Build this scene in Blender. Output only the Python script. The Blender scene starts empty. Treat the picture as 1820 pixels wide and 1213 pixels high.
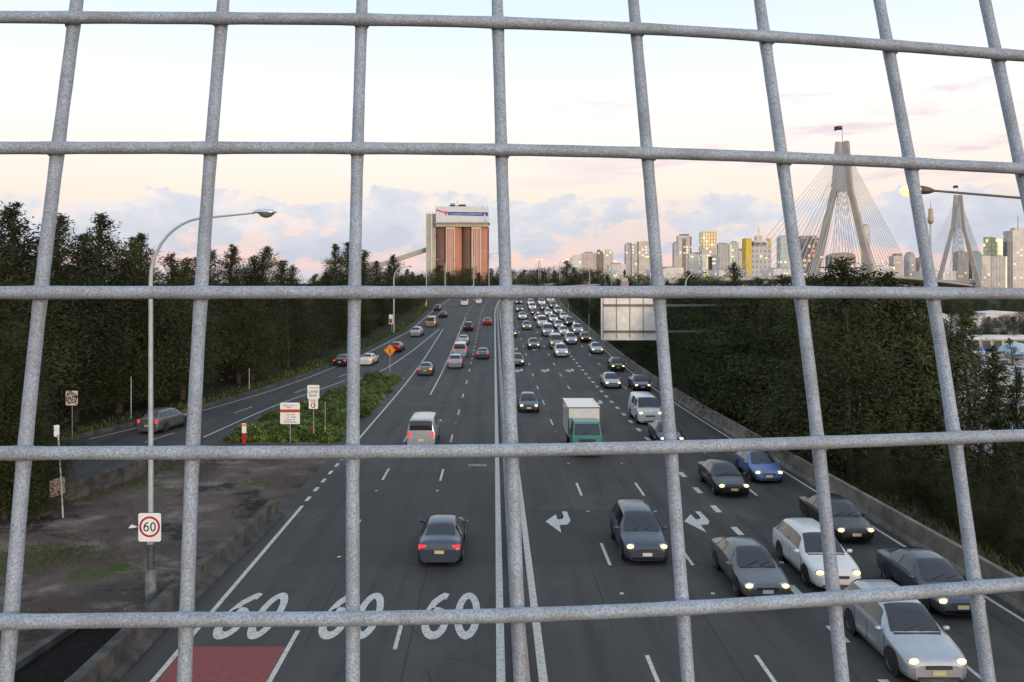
import bpy, math, random
import numpy as np
from mathutils import Vector, Matrix
random.seed(7); RNG = np.random.default_rng(11)
sc = bpy.context.scene
R = math.radians

# ------------------------------------------------------------------ camera
F, VX, VY, H = 1469.0, 878.0, 500.0, 11.5        # focal length in photo pixels, vanishing point, eye height
cam = bpy.data.cameras.new('camera'); camo = bpy.data.objects.new('camera', cam)
sc.collection.objects.link(camo); sc.camera = camo
camo.location = (0, 0, H); camo.rotation_euler = (R(90), 0, 0)
cam.sensor_width = 22.3; cam.lens = 22.3 * F / 1820
cam.shift_x = (910 - VX) / 1820; cam.shift_y = -(606.5 - VY) / 1820
cam.clip_start = 0.02; cam.clip_end = 20000

# ------------------------------------------------------------------ sky and sun
SUN_EL, SUN_AZ = R(5), R(152)                     # low sun behind the viewer
w = bpy.data.worlds.new('World'); sc.world = w; w.use_nodes = True
nt = w.node_tree; nt.nodes.clear()
def nd(t, typ, **kw):
    n = t.nodes.new(typ)
    for k, v in kw.items(): setattr(n, k, v)
    return n
def mth(t, op, a, b=None, c=None, clamp=False):
    n = t.nodes.new('ShaderNodeMath'); n.operation = op; n.use_clamp = clamp
    for i, v in enumerate((a, b, c)):
        if v is None: continue
        if isinstance(v, (int, float)): n.inputs[i].default_value = v
        else: t.links.new(v, n.inputs[i])
    return n.outputs[0]
def mixc(t, fac, a, b, blend='MIX'):
    n = t.nodes.new('ShaderNodeMix'); n.data_type = 'RGBA'; n.blend_type = blend
    for s, v in ((n.inputs[0], fac), (n.inputs[6], a), (n.inputs[7], b)):
        if isinstance(v, (int, float)): s.default_value = v
        elif isinstance(v, (tuple, list)): s.default_value = (*v[:3], 1)
        else: t.links.new(v, s)
    return n.outputs[2]
def s2l(*c):
    return tuple(((x/255)/12.92 if x/255 <= .04045 else ((x/255+.055)/1.055)**2.4) for x in c)
def ramp(t, fac, stops, interp='LINEAR'):
    n = t.nodes.new('ShaderNodeValToRGB'); n.color_ramp.interpolation = interp
    e = n.color_ramp.elements
    while len(e) > 1: e.remove(e[-1])
    for i, (p, col) in enumerate(stops):
        el = e[0] if i == 0 else e.new(p)
        el.position = p; el.color = (*col, 1) if len(col) == 3 else col
    if fac is not None: t.links.new(fac, n.inputs[0])
    return n.outputs[0]
def smooth(t, x, lo, hi):
    n = t.nodes.new('ShaderNodeMapRange'); n.interpolation_type = 'SMOOTHSTEP'
    n.inputs[1].default_value = lo; n.inputs[2].default_value = hi
    t.links.new(x, n.inputs[0]); return n.outputs[0]
tc = nd(nt, 'ShaderNodeTexCoord'); sep = nd(nt, 'ShaderNodeSeparateXYZ'); nt.links.new(tc.outputs['Generated'], sep.inputs[0])
X_, Y_, Z_ = sep.outputs
az = mth(nt, 'ARCTAN2', X_, Y_)
fz = mth(nt, 'MULTIPLY', mth(nt, 'ADD', Z_, .02), 1/1.02, clamp=True)
K = lambda z: (z + .02) / 1.02
base = ramp(nt, fz, [(K(-.02), s2l(214, 202, 206)), (K(.0), s2l(228, 216, 222)), (K(.025), s2l(245, 211, 204)), (K(.05), s2l(251, 219, 206)), (K(.085), s2l(251, 231, 216)),
    (K(.12), s2l(252, 239, 228)), (K(.17), s2l(254, 248, 243)), (K(.23), s2l(249, 251, 252)), (K(.33), s2l(224, 243, 255)), (K(.6), s2l(206, 226, 246)), (K(1), s2l(196, 214, 238))])
def noise(vec_parts, scale, detail=5, rough=.55):
    c = nd(nt, 'ShaderNodeCombineXYZ')
    for i, v in enumerate(vec_parts):
        if isinstance(v, (int, float)): c.inputs[i].default_value = v
        else: nt.links.new(v, c.inputs[i])
    n = nd(nt, 'ShaderNodeTexNoise'); n.inputs['Scale'].default_value = scale; n.inputs['Detail'].default_value = detail; n.inputs['Roughness'].default_value = rough
    nt.links.new(c.outputs[0], n.inputs['Vector']); return n.outputs[0]
n1 = noise((az, mth(nt, 'MULTIPLY', Z_, 1.7), 3.3), 15, 7, .6)       # cumulus lumps
n2 = noise((az, 0.0, 9.1), 5.5, 2, .5)                               # how high the bank reaches
n3 = noise((az, mth(nt, 'MULTIPLY', Z_, 2.0), 21.7), 9, 5, .6)       # gaps showing the pink behind
top = mth(nt, 'MULTIPLY_ADD', n2, .10, .047)
lump = mth(nt, 'SUBTRACT', n1, .5)
d = mth(nt, 'MULTIPLY_ADD', lump, .085, mth(nt, 'SUBTRACT', top, Z_))
m_top = smooth(nt, d, -.001, .0045)
gap = smooth(nt, n3, .53, .60)
bot = smooth(nt, mth(nt, 'MULTIPLY_ADD', lump, .10, Z_), .020, .038)
haze_band = smooth(nt, Z_, .024, .004)
m = mth(nt, 'MULTIPLY', m_top, mth(nt, 'MULTIPLY', bot, mth(nt, 'MULTIPLY_ADD', gap, -.62, 1.0)), clamp=True)
m = mth(nt, 'MAXIMUM', m, mth(nt, 'MULTIPLY', haze_band, .5))
shade = mth(nt, 'MULTIPLY_ADD', d, 8, mth(nt, 'MULTIPLY', lump, 1.2), clamp=True)
ccol = ramp(nt, shade, [(0, s2l(234, 227, 231)), (.2, s2l(213, 216, 228)), (.6, s2l(195, 203, 220)), (1, s2l(188, 199, 218))])
sky1 = mixc(nt, mth(nt, 'MULTIPLY', m, .95), base, ccol)
n4 = noise((mth(nt, 'MULTIPLY', az, 1.0), mth(nt, 'MULTIPLY', Z_, 6.0), 44.0), 5.5, 5, .6)   # thin pink streaks higher up
stk = mth(nt, 'MULTIPLY', smooth(nt, n4, .50, .66), mth(nt, 'MULTIPLY', smooth(nt, Z_, .085, .11), smooth(nt, Z_, .26, .18)))
stk = mth(nt, 'MULTIPLY', stk, smooth(nt, az, -.15, .3))
sky2 = mixc(nt, mth(nt, 'MULTIPLY', stk, .8), sky1, s2l(232, 212, 220))
nish = nd(nt, 'ShaderNodeTexSky', sky_type='NISHITA', sun_disc=False, sun_elevation=SUN_EL, sun_rotation=SUN_AZ)
bg1 = nd(nt, 'ShaderNodeBackground'); nt.links.new(sky2, bg1.inputs[0]); bg1.inputs[1].default_value = 1.04
bg2 = nd(nt, 'ShaderNodeBackground'); nt.links.new(nish.outputs[0], bg2.inputs[0]); bg2.inputs[1].default_value = .012
add = nd(nt, 'ShaderNodeAddShader'); nt.links.new(bg1.outputs[0], add.inputs[0]); nt.links.new(bg2.outputs[0], add.inputs[1])
wo = nd(nt, 'ShaderNodeOutputWorld'); nt.links.new(add.outputs[0], wo.inputs[0])
sl = bpy.data.lights.new('sun', 'SUN'); sl.energy = 1.7; sl.angle = R(6); sl.color = (1, .78, .58)
so = bpy.data.objects.new('sun', sl); sc.collection.objects.link(so)
sd = Vector((math.sin(SUN_AZ)*math.cos(SUN_EL), math.cos(SUN_AZ)*math.cos(SUN_EL), math.sin(SUN_EL)))
so.rotation_euler = sd.to_track_quat('Z', 'Y').to_euler()
vs = sc.view_settings; vs.view_transform = 'Standard'; vs.look = 'None'; vs.exposure = 0; vs.gamma = 1; vs.use_curve_mapping = False
cy = sc.cycles; cy.max_bounces = 4; cy.diffuse_bounces = 1; cy.glossy_bounces = 2; cy.transmission_bounces = 2; cy.transparent_max_bounces = 4
cy.sample_clamp_indirect = 3; cy.use_denoising = True; cy.use_adaptive_sampling = True; cy.adaptive_threshold = .03; cy.caustics_reflective = False; cy.caustics_refractive = False

# ------------------------------------------------------------------ helpers
C = sc.collection
def link(o, parent=None):
    C.objects.link(o)
    if parent is not None: o.parent = parent
    return o
def tag(o, label=None, cat=None, group=None, kind=None):
    for k, v in (('label', label), ('category', cat), ('group', group), ('kind', kind)):
        if v is not None: o[k] = v
    return o
def empty(name, loc=(0, 0, 0), rz=0.0, label=None, cat=None, group=None):
    o = bpy.data.objects.new(name, None); link(o); o.location = loc; o.rotation_euler = (0, 0, rz); o.empty_display_size = .2
    return tag(o, label, cat, group)
def kids(o): return [c for c in bpy.data.objects if c.parent == o]
def copy_tree(o, parent=None, ch=None):
    c = o.copy(); C.objects.link(c)
    if parent is not None: c.parent = parent
    for k in (CH.get(o.name, []) ): copy_tree(k, c)
    return c
CH = {}
class MB:
    def __init__(s): s.v = []; s.f = []; s.m = []; s.sm = []; s.cur = 0
    def add(s, vs_, fs, smooth_=False):
        b = len(s.v); s.v += [tuple(v) for v in vs_]
        for f in fs: s.f.append(tuple(i + b for i in f)); s.m.append(s.cur); s.sm.append(smooth_)
        return s
    def box(s, x0, x1, y0, y1, z0, z1):
        return s.add([(x0,y0,z0),(x1,y0,z0),(x1,y1,z0),(x0,y1,z0),(x0,y0,z1),(x1,y0,z1),(x1,y1,z1),(x0,y1,z1)],
            [(0,3,2,1),(4,5,6,7),(0,1,5,4),(1,2,6,5),(2,3,7,6),(3,0,4,7)])
    def prism(s, poly, y0, y1):          # poly in x,z extruded along y, counter-clockwise seen from -y
        n = len(poly); v = [(p[0], y0, p[1]) for p in poly] + [(p[0], y1, p[1]) for p in poly]
        return s.add(v, [tuple(range(n)), tuple(range(2*n-1, n-1, -1))] + [(i, i+n, (i+1) % n + n, (i+1) % n) for i in range(n)])
    def slab(s, poly, z0, z1):           # poly in x,y
        n = len(poly); v = [(p[0], p[1], z0) for p in poly] + [(p[0], p[1], z1) for p in poly]
        return s.add(v, [tuple(range(n-1, -1, -1)), tuple(range(n, 2*n))] + [(i, (i+1) % n, (i+1) % n + n, i+n) for i in range(n)])
    def tube(s, path, r, n=8, caps=True):
        path = [Vector(p) for p in path]; k = len(path)
        if not isinstance(r, (list, tuple)): r = [r]*k
        vs_ = []; up = None
        for i, p in enumerate(path):
            t = (path[min(i+1, k-1)] - path[max(i-1, 0)]).normalized()
            if up is None: up = Vector((0,0,1)) if abs(t.z) < .9 else Vector((1,0,0))
            a = (up - t*up.dot(t)).normalized(); b = t.cross(a); up = a
            for j in range(n):
                q = 2*math.pi*j/n; vs_.append(p + (a*math.cos(q) + b*math.sin(q))*r[i])
        fs = [(i*n+j, i*n+(j+1) % n, (i+1)*n+(j+1) % n, (i+1)*n+j) for i in range(k-1) for j in range(n)]
        s.add(vs_, fs, True)
        if caps:
            s.add(vs_[:n], [tuple(range(n-1, -1, -1))]); s.add(vs_[-n:], [tuple(range(n))])
        return s
    def lathe(s, prof, n=16, org=(0,0,0)):
        vs_ = [(org[0]+r*math.cos(2*math.pi*j/n), org[1]+r*math.sin(2*math.pi*j/n), org[2]+z) for r, z in prof for j in range(n)]
        return s.add(vs_, [(i*n+j, i*n+(j+1) % n, (i+1)*n+(j+1) % n, (i+1)*n+j) for i in range(len(prof)-1) for j in range(n)], True)
    def mesh(s, name, mats):
        me = bpy.data.meshes.new(name); me.from_pydata(s.v, [], s.f)
        for m_ in (mats if isinstance(mats, (list, tuple)) else [mats]): me.materials.append(m_)
        me.polygons.foreach_set('material_index', s.m); me.polygons.foreach_set('use_smooth', s.sm); me.update()
        return me
    def build(s, name, mats, parent=None, loc=None):
        o = bpy.data.objects.new(name, s.mesh(name, mats)); link(o, parent)
        if parent is not None: CH.setdefault(parent.name, []).append(o)
        if loc is not None: o.location = loc
        return o
def inst(name, me, parent=None, loc=(0,0,0), rot=(0,0,0), scale=(1,1,1)):
    o = bpy.data.objects.new(name, me); link(o, parent); o.location = loc; o.rotation_euler = rot; o.scale = scale
    if parent is not None: CH.setdefault(parent.name, []).append(o)
    return o
def circle(r, n=24, cx=0, cz=0, rx=None): return [(cx+(rx or r)*math.cos(2*math.pi*i/n), cz+r*math.sin(2*math.pi*i/n)) for i in range(n)]
def rrect(x0, x1, z0, z1, r, k=4):
    out = []
    for cx_, cz_, a in ((x1-r, z0+r, -90), (x1-r, z1-r, 0), (x0+r, z1-r, 90), (x0+r, z0+r, 180)):
        for i in range(k+1): q = R(a + 90*i/k); out.append((cx_+r*math.cos(q), cz_+r*math.sin(q)))
    return out

MATS = {}
def pbsdf(name):
    m_ = bpy.data.materials.new(name); m_.use_nodes = True; t = m_.node_tree
    return m_, t, t.nodes['Principled BSDF']
def mat(name, col, rough=.6, metal=0.0, var=.15, scale=3.0, bump=0.0, bscale=40, spec=.5, coat=0.0, emit=None, es=0, obj=True, col2=None):
    if name in MATS: return MATS[name]
    m_, t, b = pbsdf(name)
    b.inputs['Roughness'].default_value = rough; b.inputs['Metallic'].default_value = metal
    b.inputs['Specular IOR Level'].default_value = spec; b.inputs['Coat Weight'].default_value = coat
    if var > 0 or col2:
        tc_ = nd(t, 'ShaderNodeTexCoord'); n_ = nd(t, 'ShaderNodeTexNoise')
        n_.inputs['Scale'].default_value = scale; n_.inputs['Detail'].default_value = 6; n_.inputs['Roughness'].default_value = .65
        t.links.new(tc_.outputs['Object'], n_.inputs['Vector'])
        f_ = smooth(t, n_.outputs[0], .33, .67)
        lo = tuple(c*(1-var) for c in col); hi = col2 if col2 else tuple(min(1, c*(1+var)) for c in col)
        t.links.new(mixc(t, f_, lo, hi), b.inputs['Base Color'])
        if bump:
            n2_ = nd(t, 'ShaderNodeTexNoise'); n2_.inputs['Scale'].default_value = bscale; n2_.inputs['Detail'].default_value = 4
            t.links.new(tc_.outputs['Object'], n2_.inputs['Vector'])
            bp = nd(t, 'ShaderNodeBump'); bp.inputs['Strength'].default_value = bump; bp.inputs['Distance'].default_value = .02
            t.links.new(n2_.outputs[0], bp.inputs['Height']); t.links.new(bp.outputs[0], b.inputs['Normal'])
    else: b.inputs['Base Color'].default_value = (*col, 1)
    if emit:
        b.inputs['Emission Color'].default_value = (*emit, 1); b.inputs['Emission Strength'].default_value = es
        m_.cycles.emission_sampling = 'NONE'
    MATS[name] = m_; return m_

# ------------------------------------------------------------------ terrain functions
def sst(x, a, b):
    u = min(1, max(0, (x-a)/(b-a))); return u*u*(3-2*u)
def cz(Y):                                        # height of the road along its length
    if Y < 80: return 0.0
    if Y < 130: return .04*(Y-80)**2/100
    z = 1.0 + .04*(Y-130)
    return z if z < 7.2 else 7.2 + 1.2*(1-math.exp(-(z-7.2)/1.2))
def cxo(Y): return 0 if Y < 190 else .0004*(Y-190)**2    # the road bends gently to the right far off
def itp(x, xs, ys): return float(np.interp(x, xs, ys))
RY = [-40, 34, 38, 41, 43.5, 50, 59, 67, 76, 85, 95, 105, 127, 158, 230, 460]
RL_ = [-160, -90, -62, -50, -43, -35, -30.8, -28.3, -26.3, -24.6, -23.2, -22.0, -19.6, -16.8, -16.2, -16.2]
RR_ = [-90, -50, -33, -25, -22.0, -20.6, -19.8, -19.3, -18.6, -17.2, -15.4, -13.4, -11.9, -10.2, -9.0, -9.0]
def rampL(Y): return itp(Y, RY, RL_)
def rampR(Y): return itp(Y, RY, RR_)
def eR(Y): return itp(Y, [20, 30, 70, 400], [18.1, 17.9, 17.1, 16.9])
EL = -9.8
def gz(X, Y):
    b = cz(Y) - .12
    if Y > 335: b = b + (-8.0 - b)*sst(Y, 335, 430)
    x = X - (cxo(min(Y, 330)))
    if x > 19.5: b = b + (-7.0 - b)*sst(x, 19.5, 34)
    if x < -70: b = b + (-1.0 - b)*sst(-x, 70, 200)
    return b
def at(x, y, Y): return Vector(((x-VX)*Y/F, Y, H-(y-VY)*Y/F))      # photo pixel at a distance
def pxX(x, Y): return (x-VX)*Y/F

# ------------------------------------------------------------------ ground materials
def ground_mat(name, cols, scales, bump=.4, rough=.95):
    m_, t, b = pbsdf(name); b.inputs['Roughness'].default_value = rough; b.inputs['Specular IOR Level'].default_value = .2
    tc_ = nd(t, 'ShaderNodeTexCoord'); cur = cols[0]
    for i, (col, sc_, lo, hi) in enumerate(zip(cols[1:], *zip(*scales))):
        n_ = nd(t, 'ShaderNodeTexNoise'); n_.inputs['Scale'].default_value = sc_; n_.inputs['Detail'].default_value = 8; n_.inputs['Roughness'].default_value = .7
        mp = nd(t, 'ShaderNodeMapping'); mp.inputs['Location'].default_value = (i*17.3, i*5.1, 0)
        t.links.new(tc_.outputs['Object'], mp.inputs[0]); t.links.new(mp.outputs[0], n_.inputs['Vector'])
        cur = mixc(t, smooth(t, n_.outputs[0], lo, hi), cur, col)
    t.links.new(cur, b.inputs['Base Color'])
    n2_ = nd(t, 'ShaderNodeTexNoise'); n2_.inputs['Scale'].default_value = 6; n2_.inputs['Detail'].default_value = 8
    t.links.new(tc_.outputs['Object'], n2_.inputs['Vector'])
    bp = nd(t, 'ShaderNodeBump'); bp.inputs['Strength'].default_value = bump; bp.inputs['Distance'].default_value = .08
    t.links.new(n2_.outputs[0], bp.inputs['Height']); t.links.new(bp.outputs[0], b.inputs['Normal'])
    return m_
M_ground = ground_mat('earth', [(.045, .04, .028), (.03, .035, .015), (.07, .06, .045)], [(.15, .4, .6), (.9, .55, .75)])
M_gravel = ground_mat('gravel_soil', [(.125, .090, .076), (.066, .047, .039), (.21, .17, .148), (.034, .028, .024), (.05, .07, .010)],
                      [(.12, .4, .6), (.30, .5, .66), (.26, .54, .62), (.20, .58, .66)], .9)
M_yard = ground_mat('yard_concrete', [(.42, .39, .37), (.28, .265, .25), (.50, .47, .45)], [(.05, .4, .6), (.3, .5, .75)], .1)

def road_mat():
    m_, t, b = pbsdf('asphalt'); b.inputs['Specular IOR Level'].default_value = .35
    tc_ = nd(t, 'ShaderNodeTexCoord'); sp = nd(t, 'ShaderNodeSeparateXYZ'); t.links.new(tc_.outputs['Object'], sp.inputs[0])
    def nz(sx, sy, s, det=6, ro=.6, off=0):
        mp = nd(t, 'ShaderNodeMapping'); mp.inputs['Scale'].default_value = (sx, sy, 1); mp.inputs['Location'].default_value = (off, off, 0)
        t.links.new(tc_.outputs['Object'], mp.inputs[0]); n_ = nd(t, 'ShaderNodeTexNoise')
        n_.inputs['Scale'].default_value = s; n_.inputs['Detail'].default_value = det; n_.inputs['Roughness'].default_value = ro
        t.links.new(mp.outputs[0], n_.inputs['Vector']); return n_.outputs[0]
    c = mixc(t, smooth(t, nz(1, .08, .9), .35, .65), (.034, .030, .028), (.050, .0435, .040))
    c = mixc(t, smooth(t, nz(1, 1, .25, off=9), .5, .72), c, (.070, .059, .053))
    c = mixc(t, mth(t, 'MULTIPLY', smooth(t, nz(3.2, .05, .6, 4, off=4), .55, .7), .5), c, (.022, .021, .021))     # tyre polished bands and oil
    c = mixc(t, mth(t, 'MULTIPLY', smooth(t, nz(1, 1, 30, 3), .35, .75), .35), c, (.09, .085, .085))                # aggregate
    ln_ = mth(t, 'FRACT', mth(t, 'DIVIDE', mth(t, 'ADD', sp.outputs[0], 98.58), 3.3))
    wt_ = mth(t, 'ABSOLUTE', mth(t, 'SUBTRACT', mth(t, 'ABSOLUTE', mth(t, 'SUBTRACT', ln_, .5)), .24))
    trk = mth(t, 'MULTIPLY', smooth(t, wt_, .13, .02), smooth(t, nz(1.5, .04, 1, 5, off=7), .3, .65))
    c = mixc(t, mth(t, 'MULTIPLY', trk, .45), c, (.064, .057, .053))                                               # tyre-polished wheel tracks
    oil = mth(t, 'MULTIPLY', smooth(t, mth(t, 'ABSOLUTE', mth(t, 'SUBTRACT', ln_, .5)), .10, .0), smooth(t, nz(1.5, .06, 1, 5, off=13), .42, .62))
    c = mixc(t, mth(t, 'MULTIPLY', oil, .6), c, (.022, .02, .019))                                                  # oil drips along lane centres
    jn = mth(t, 'MULTIPLY', smooth(t, mth(t, 'ABSOLUTE', mth(t, 'SUBTRACT', ln_, .06)), .012, .004), smooth(t, nz(1, .1, .8, 3, off=21), .4, .55))
    c = mixc(t, mth(t, 'MULTIPLY', jn, .75), c, (.014, .013, .013))                                                 # sealed paving joints
    bk = nd(t, 'ShaderNodeTexBrick'); bk.inputs['Scale'].default_value = .03; bk.inputs['Mortar Size'].default_value = 0; bk.inputs['Bias'].default_value = -.3
    bk.inputs['Color1'].default_value = (0, 0, 0, 1); bk.inputs['Color2'].default_value = (1, 1, 1, 1); t.links.new(tc_.outputs['Object'], bk.inputs['Vector'])
    c = mixc(t, mth(t, 'MULTIPLY', smooth(t, bk.outputs[0], .55, .6), .55), c, (.030, .028, .027))                    # resurfaced patches
    vr = nd(t, 'ShaderNodeTexVoronoi', feature='DISTANCE_TO_EDGE'); vr.inputs['Scale'].default_value = .16
    t.links.new(tc_.outputs['Object'], vr.inputs['Vector'])
    cr = mth(t, 'MULTIPLY', smooth(t, vr.outputs[0], .006, .0), smooth(t, nz(1, 1, .3, 2, off=3), .5, .6))
    c = mixc(t, mth(t, 'MULTIPLY', cr, .7), c, (.012, .012, .012))
    t.links.new(c, b.inputs['Base Color'])
    rr = nd(t, 'ShaderNodeMapRange'); rr.inputs[3].default_value = .62; rr.inputs[4].default_value = .9
    t.links.new(nz(1, .1, .7, off=2), rr.inputs[0]); t.links.new(rr.outputs[0], b.inputs['Roughness'])
    bp = nd(t, 'ShaderNodeBump'); bp.inputs['Strength'].default_value = .25; bp.inputs['Distance'].default_value = .01
    t.links.new(nz(1, 1, 45, 3), bp.inputs['Height']); t.links.new(bp.outputs[0], b.inputs['Normal'])
    return m_
M_road = road_mat()
def paint_mat(name, col, wear=.6):
    m_, t, b = pbsdf(name); b.inputs['Roughness'].default_value = .7
    tc_ = nd(t, 'ShaderNodeTexCoord'); n_ = nd(t, 'ShaderNodeTexNoise'); n_.inputs['Scale'].default_value = 6.0; n_.inputs['Detail'].default_value = 10; n_.inputs['Roughness'].default_value = .82
    t.links.new(tc_.outputs['Object'], n_.inputs['Vector'])
    t.links.new(mixc(t, mth(t, 'MULTIPLY', smooth(t, n_.outputs[0], .47, .60), wear), col, tuple(c*.28 for c in col)), b.inputs['Base Color'])
    return m_
M_white = paint_mat('road_paint_white', (.56, .53, .475)); M_red = paint_mat('bus_lane_red', (.23, .042, .038), .5)
M_conc = mat('concrete', (.145, .122, .102), .9, var=.35, scale=.8, bump=.3, bscale=20, col2=(.21, .178, .148))
M_conc_dk = mat('weathered_concrete', (.045, .042, .04), .95, var=.4, scale=1.2, bump=.4, bscale=12, col2=(.09, .083, .075))
M_medconc = mat('median_concrete', (.30, .27, .23), .9, var=.25, scale=.9, bump=.2, col2=(.36, .33, .28))

# ------------------------------------------------------------------ ground sheet, road, ramp, lot, yard
xs = [-3600, -2500, -1200, -600, -350, -220, -150, -110, -85] + list(range(-72, -20, 4)) + list(range(-20, 60, 2)) + [64, 72, 84, 100, 130, 180, 260, 400, 700, 1300, 2600, 3600]
ys = [-900, -300, -100] + list(range(-40, 460, 8)) + [480, 520, 600, 800, 1200, 2000, 3000, 4400]
g = MB(); nx = len(xs)
g.add([(x, y, gz(x, y)) for y in ys for x in xs], [(j*nx+i, j*nx+i+1, (j+1)*nx+i+1, (j+1)*nx+i) for j in range(len(ys)-1) for i in range(nx-1)], True)
tag(g.build('ground', M_ground), kind='structure')
YS = [-40 + 4*i for i in range(118)]
def ribbon(fl, fr, dz, y0=-40, y1=428, n=1, step=4):
    mb = MB(); Ys = []; y = y0
    while y < y1: Ys.append(y); y += step
    Ys.append(y1); vs_ = []
    for y in Ys:
        l, r = fl(y)+cxo(y), fr(y)+cxo(y)
        for i in range(n+1): vs_.append((l+(r-l)*i/n, y, cz(y)+dz))
    k = n+1
    return mb.add(vs_, [(j*k+i, j*k+i+1, (j+1)*k+i+1, (j+1)*k+i) for j in range(len(Ys)-1) for i in range(n)])
road = tag(ribbon(lambda y: EL-.95 if y < 150 else EL-.95-.0*y, lambda y: eR(y)+1.0, 0, n=6).build('road', M_road), kind='structure')
ramp_o = tag(ribbon(rampL, rampR, -.006, n=3).build('ramp', M_road), kind='structure')
gore = tag(ribbon(lambda y: rampR(y)-.5, lambda y: EL-.5, -.012, y0=94, y1=230).build('road_gore', M_road), kind='structure')
lot = tag(ribbon(lambda y: max(rampR(y)-.2, -60), lambda y: EL-.3, -.03, y0=-20, y1=98, n=4, step=2).build('ground_lot', M_gravel), kind='structure')
def line(xf, y0, y1, wd, name, parent=road, m_=None, dz=.006, step=4):
    if not callable(xf): x0 = xf; xf = lambda y: x0
    return ribbon(lambda y: xf(y)-wd/2, lambda y: xf(y)+wd/2, dz, y0, y1, 1, step).build(name, m_ or M_white, parent)
line(.2, -20, 420, .26, 'edge_line'); line(1.42, -20, 420, .26, 'edge_line')
line(lambda y: eR(y), -20, 420, .14, 'edge_line')
line(EL, -20, 42.3, .17, 'edge_line'); line(EL-.05, 54.5, 160, .15, 'edge_line')
for k in range(6): line(EL-.02, 43.2+2*k, 44.1+2*k, .2, 'merge_dash')
line(-6.45, -20, 27.2, .15, 'lane_line'); line(-6.45, 83.6, 190, .15, 'lane_line')
ph0 = 22.6
for x, gaps in ((4.7, None), (8.05, None), (14.1, None)):
    y = ph0 - 10.85*3
    while y < 330: line(x, y, y+2.8, .13, 'lane_dash'); y += 10.85
for y in (36.9, 47.8, 59.0, 69.9, *[196+11*k for k in range(12)]): line(-6.45, y, y+2.9, .13, 'lane_dash')
for y in (14.9, 25.8, 36.9, 47.6, 59.0, 71, 81.5, 92, 103): line(-3.1, y, y+2.9, .13, 'lane_dash')
for k in range(44): line(-3.1, 111+5*k, 113+5*k, .13, 'lane_dash')
y = 15.2
while y < 150: line(11.2, y, y+1.25, .3, 'merge_dash'); y += 3.7
line(lambda y: rampR(y)-.5, 95, 160, .17, 'edge_line', ramp_o, dz=.006); line(lambda y: rampR(y)-1.7, 58, 95, .15, 'edge_line', ramp_o)
line(lambda y: rampL(y)+1.0, 60, 330, .15, 'edge_line', ramp_o)
for k in range(5): line(lambda y: (rampL(y)+rampR(y))/2+.4, 46+13*k, 49.6+13*k, .13, 'lane_dash', ramp_o)
for k in range(4): line(-12.8, 165+11*k, 168+11*k, .12, 'lane_dash', ramp_o, dz=.012)
# red bus lane surface and speed figures
MBq = ribbon(lambda y: EL+.11, lambda y: -6.55, .004, -20, 26.0, 1).build('bus_lane_surface', M_red, road)
def stroke(pts, wd):
    P = [Vector((p[0], p[1])) for p in pts]; n = len(P); L = []; Rr = []
    for i in range(n):
        t = (P[min(i+1, n-1)] - P[max(i-1, 0)]).normalized(); nn = Vector((-t.y, t.x))*wd/2
        L.append(P[i]+nn); Rr.append(P[i]-nn)
    return L, Rr
def digit(ch, w_=.55, h_=1.0, wd=.14):            # centre-line strokes in a w_ x h_ cell from (0,0)
    a, b = (w_-wd)/2, (h_-wd)/2; cx_, cy_ = w_/2, h_/2
    if ch == '0': return [(cx_+a*math.cos(q), cy_+b*math.sin(q)) for q in [2*math.pi*i/28 for i in range(29)]]
    r = b*.6; c2 = wd/2 + r
    pts = [(cx_+a*.95, h_-wd*.7), (cx_+a*.55, h_-wd*.5), (cx_+a*.1, h_-wd*.95), (cx_-a*.45, h_*.76), (cx_-a*.85, h_*.58)]
    return pts + [(cx_+a*math.cos(q), c2+r*math.sin(q)) for q in [math.pi + 2*math.pi*i/22 for i in range(21)]] + [(cx_-a*.82, c2+r*.5)]
def flat60(mb, cx_, y0, sx, sy, wd, place):       # '60' as flat figures; place(u, v) -> 3D
    for k, ch in enumerate('60'):
        pts = digit(ch, .55, 1.0, wd); L, Rr = stroke(pts, wd)
        off = cx_ + (k*.66 - .605)*sx
        vs_ = [place(off+p.x*sx, y0+p.y*sy) for p in L] + [place(off+p.x*sx, y0+p.y*sy) for p in Rr]; n = len(L)
        mb.add(vs_, [(i, n+i, n+i+1, i+1) for i in range(n-1)])
    return mb
for cx_ in (-8.3, -4.85, -1.45):
    flat60(MB(), cx_, 26.5, 1.62, 4.0, .15, lambda u, v: (u, v, .008)).build('speed_figures', M_white, road)
# bent arrows for oncoming traffic
arrow = [(.35, 1.75), (.62, 1.75), (.66, .15), (.45, -.45), (.05, -.55), (.02, -1.75), (-.62, .05), (.0, 1.25), (.02, .35), (.25, .42), (.36, .75)]
for x, Y in ((3.05, 39.5), (6.4, 39.5), (9.7, 39.5), (9.7, 78), (3.05, 78), (3.05, 104), (6.4, 104), (9.5, 104), (3.05, 128), (6.3, 128)):
    mb = MB(); vs_ = [(x+p[0]*.95, Y+p[1], cz(Y+p[1])+.007) for p in arrow]
    mb.add(vs_, [(0, 10, 9, 1), (1, 9, 2), (2, 9, 8, 3), (3, 8, 4), (8, 7, 4), (4, 7, 6), (4, 6, 5)])
    for i, f_ in enumerate(mb.f):
        a, b, c = (Vector(mb.v[k]) for k in f_[:3])
        if (b-a).cross(c-a).z < 0: mb.f[i] = tuple(reversed(f_))
    mb.build('arrow_marking', M_white, road)
mk = MB().box(-.07, .07, -.06, .06, 0, .02).mesh('raised_marker', M_white)
for x in (4.7, 8.05, -3.1, -6.45):
    for k in range(5): inst('raised_marker', mk, road, (x, (30.4 if x > 0 else 23.6)+10.85*k, .002))
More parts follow.
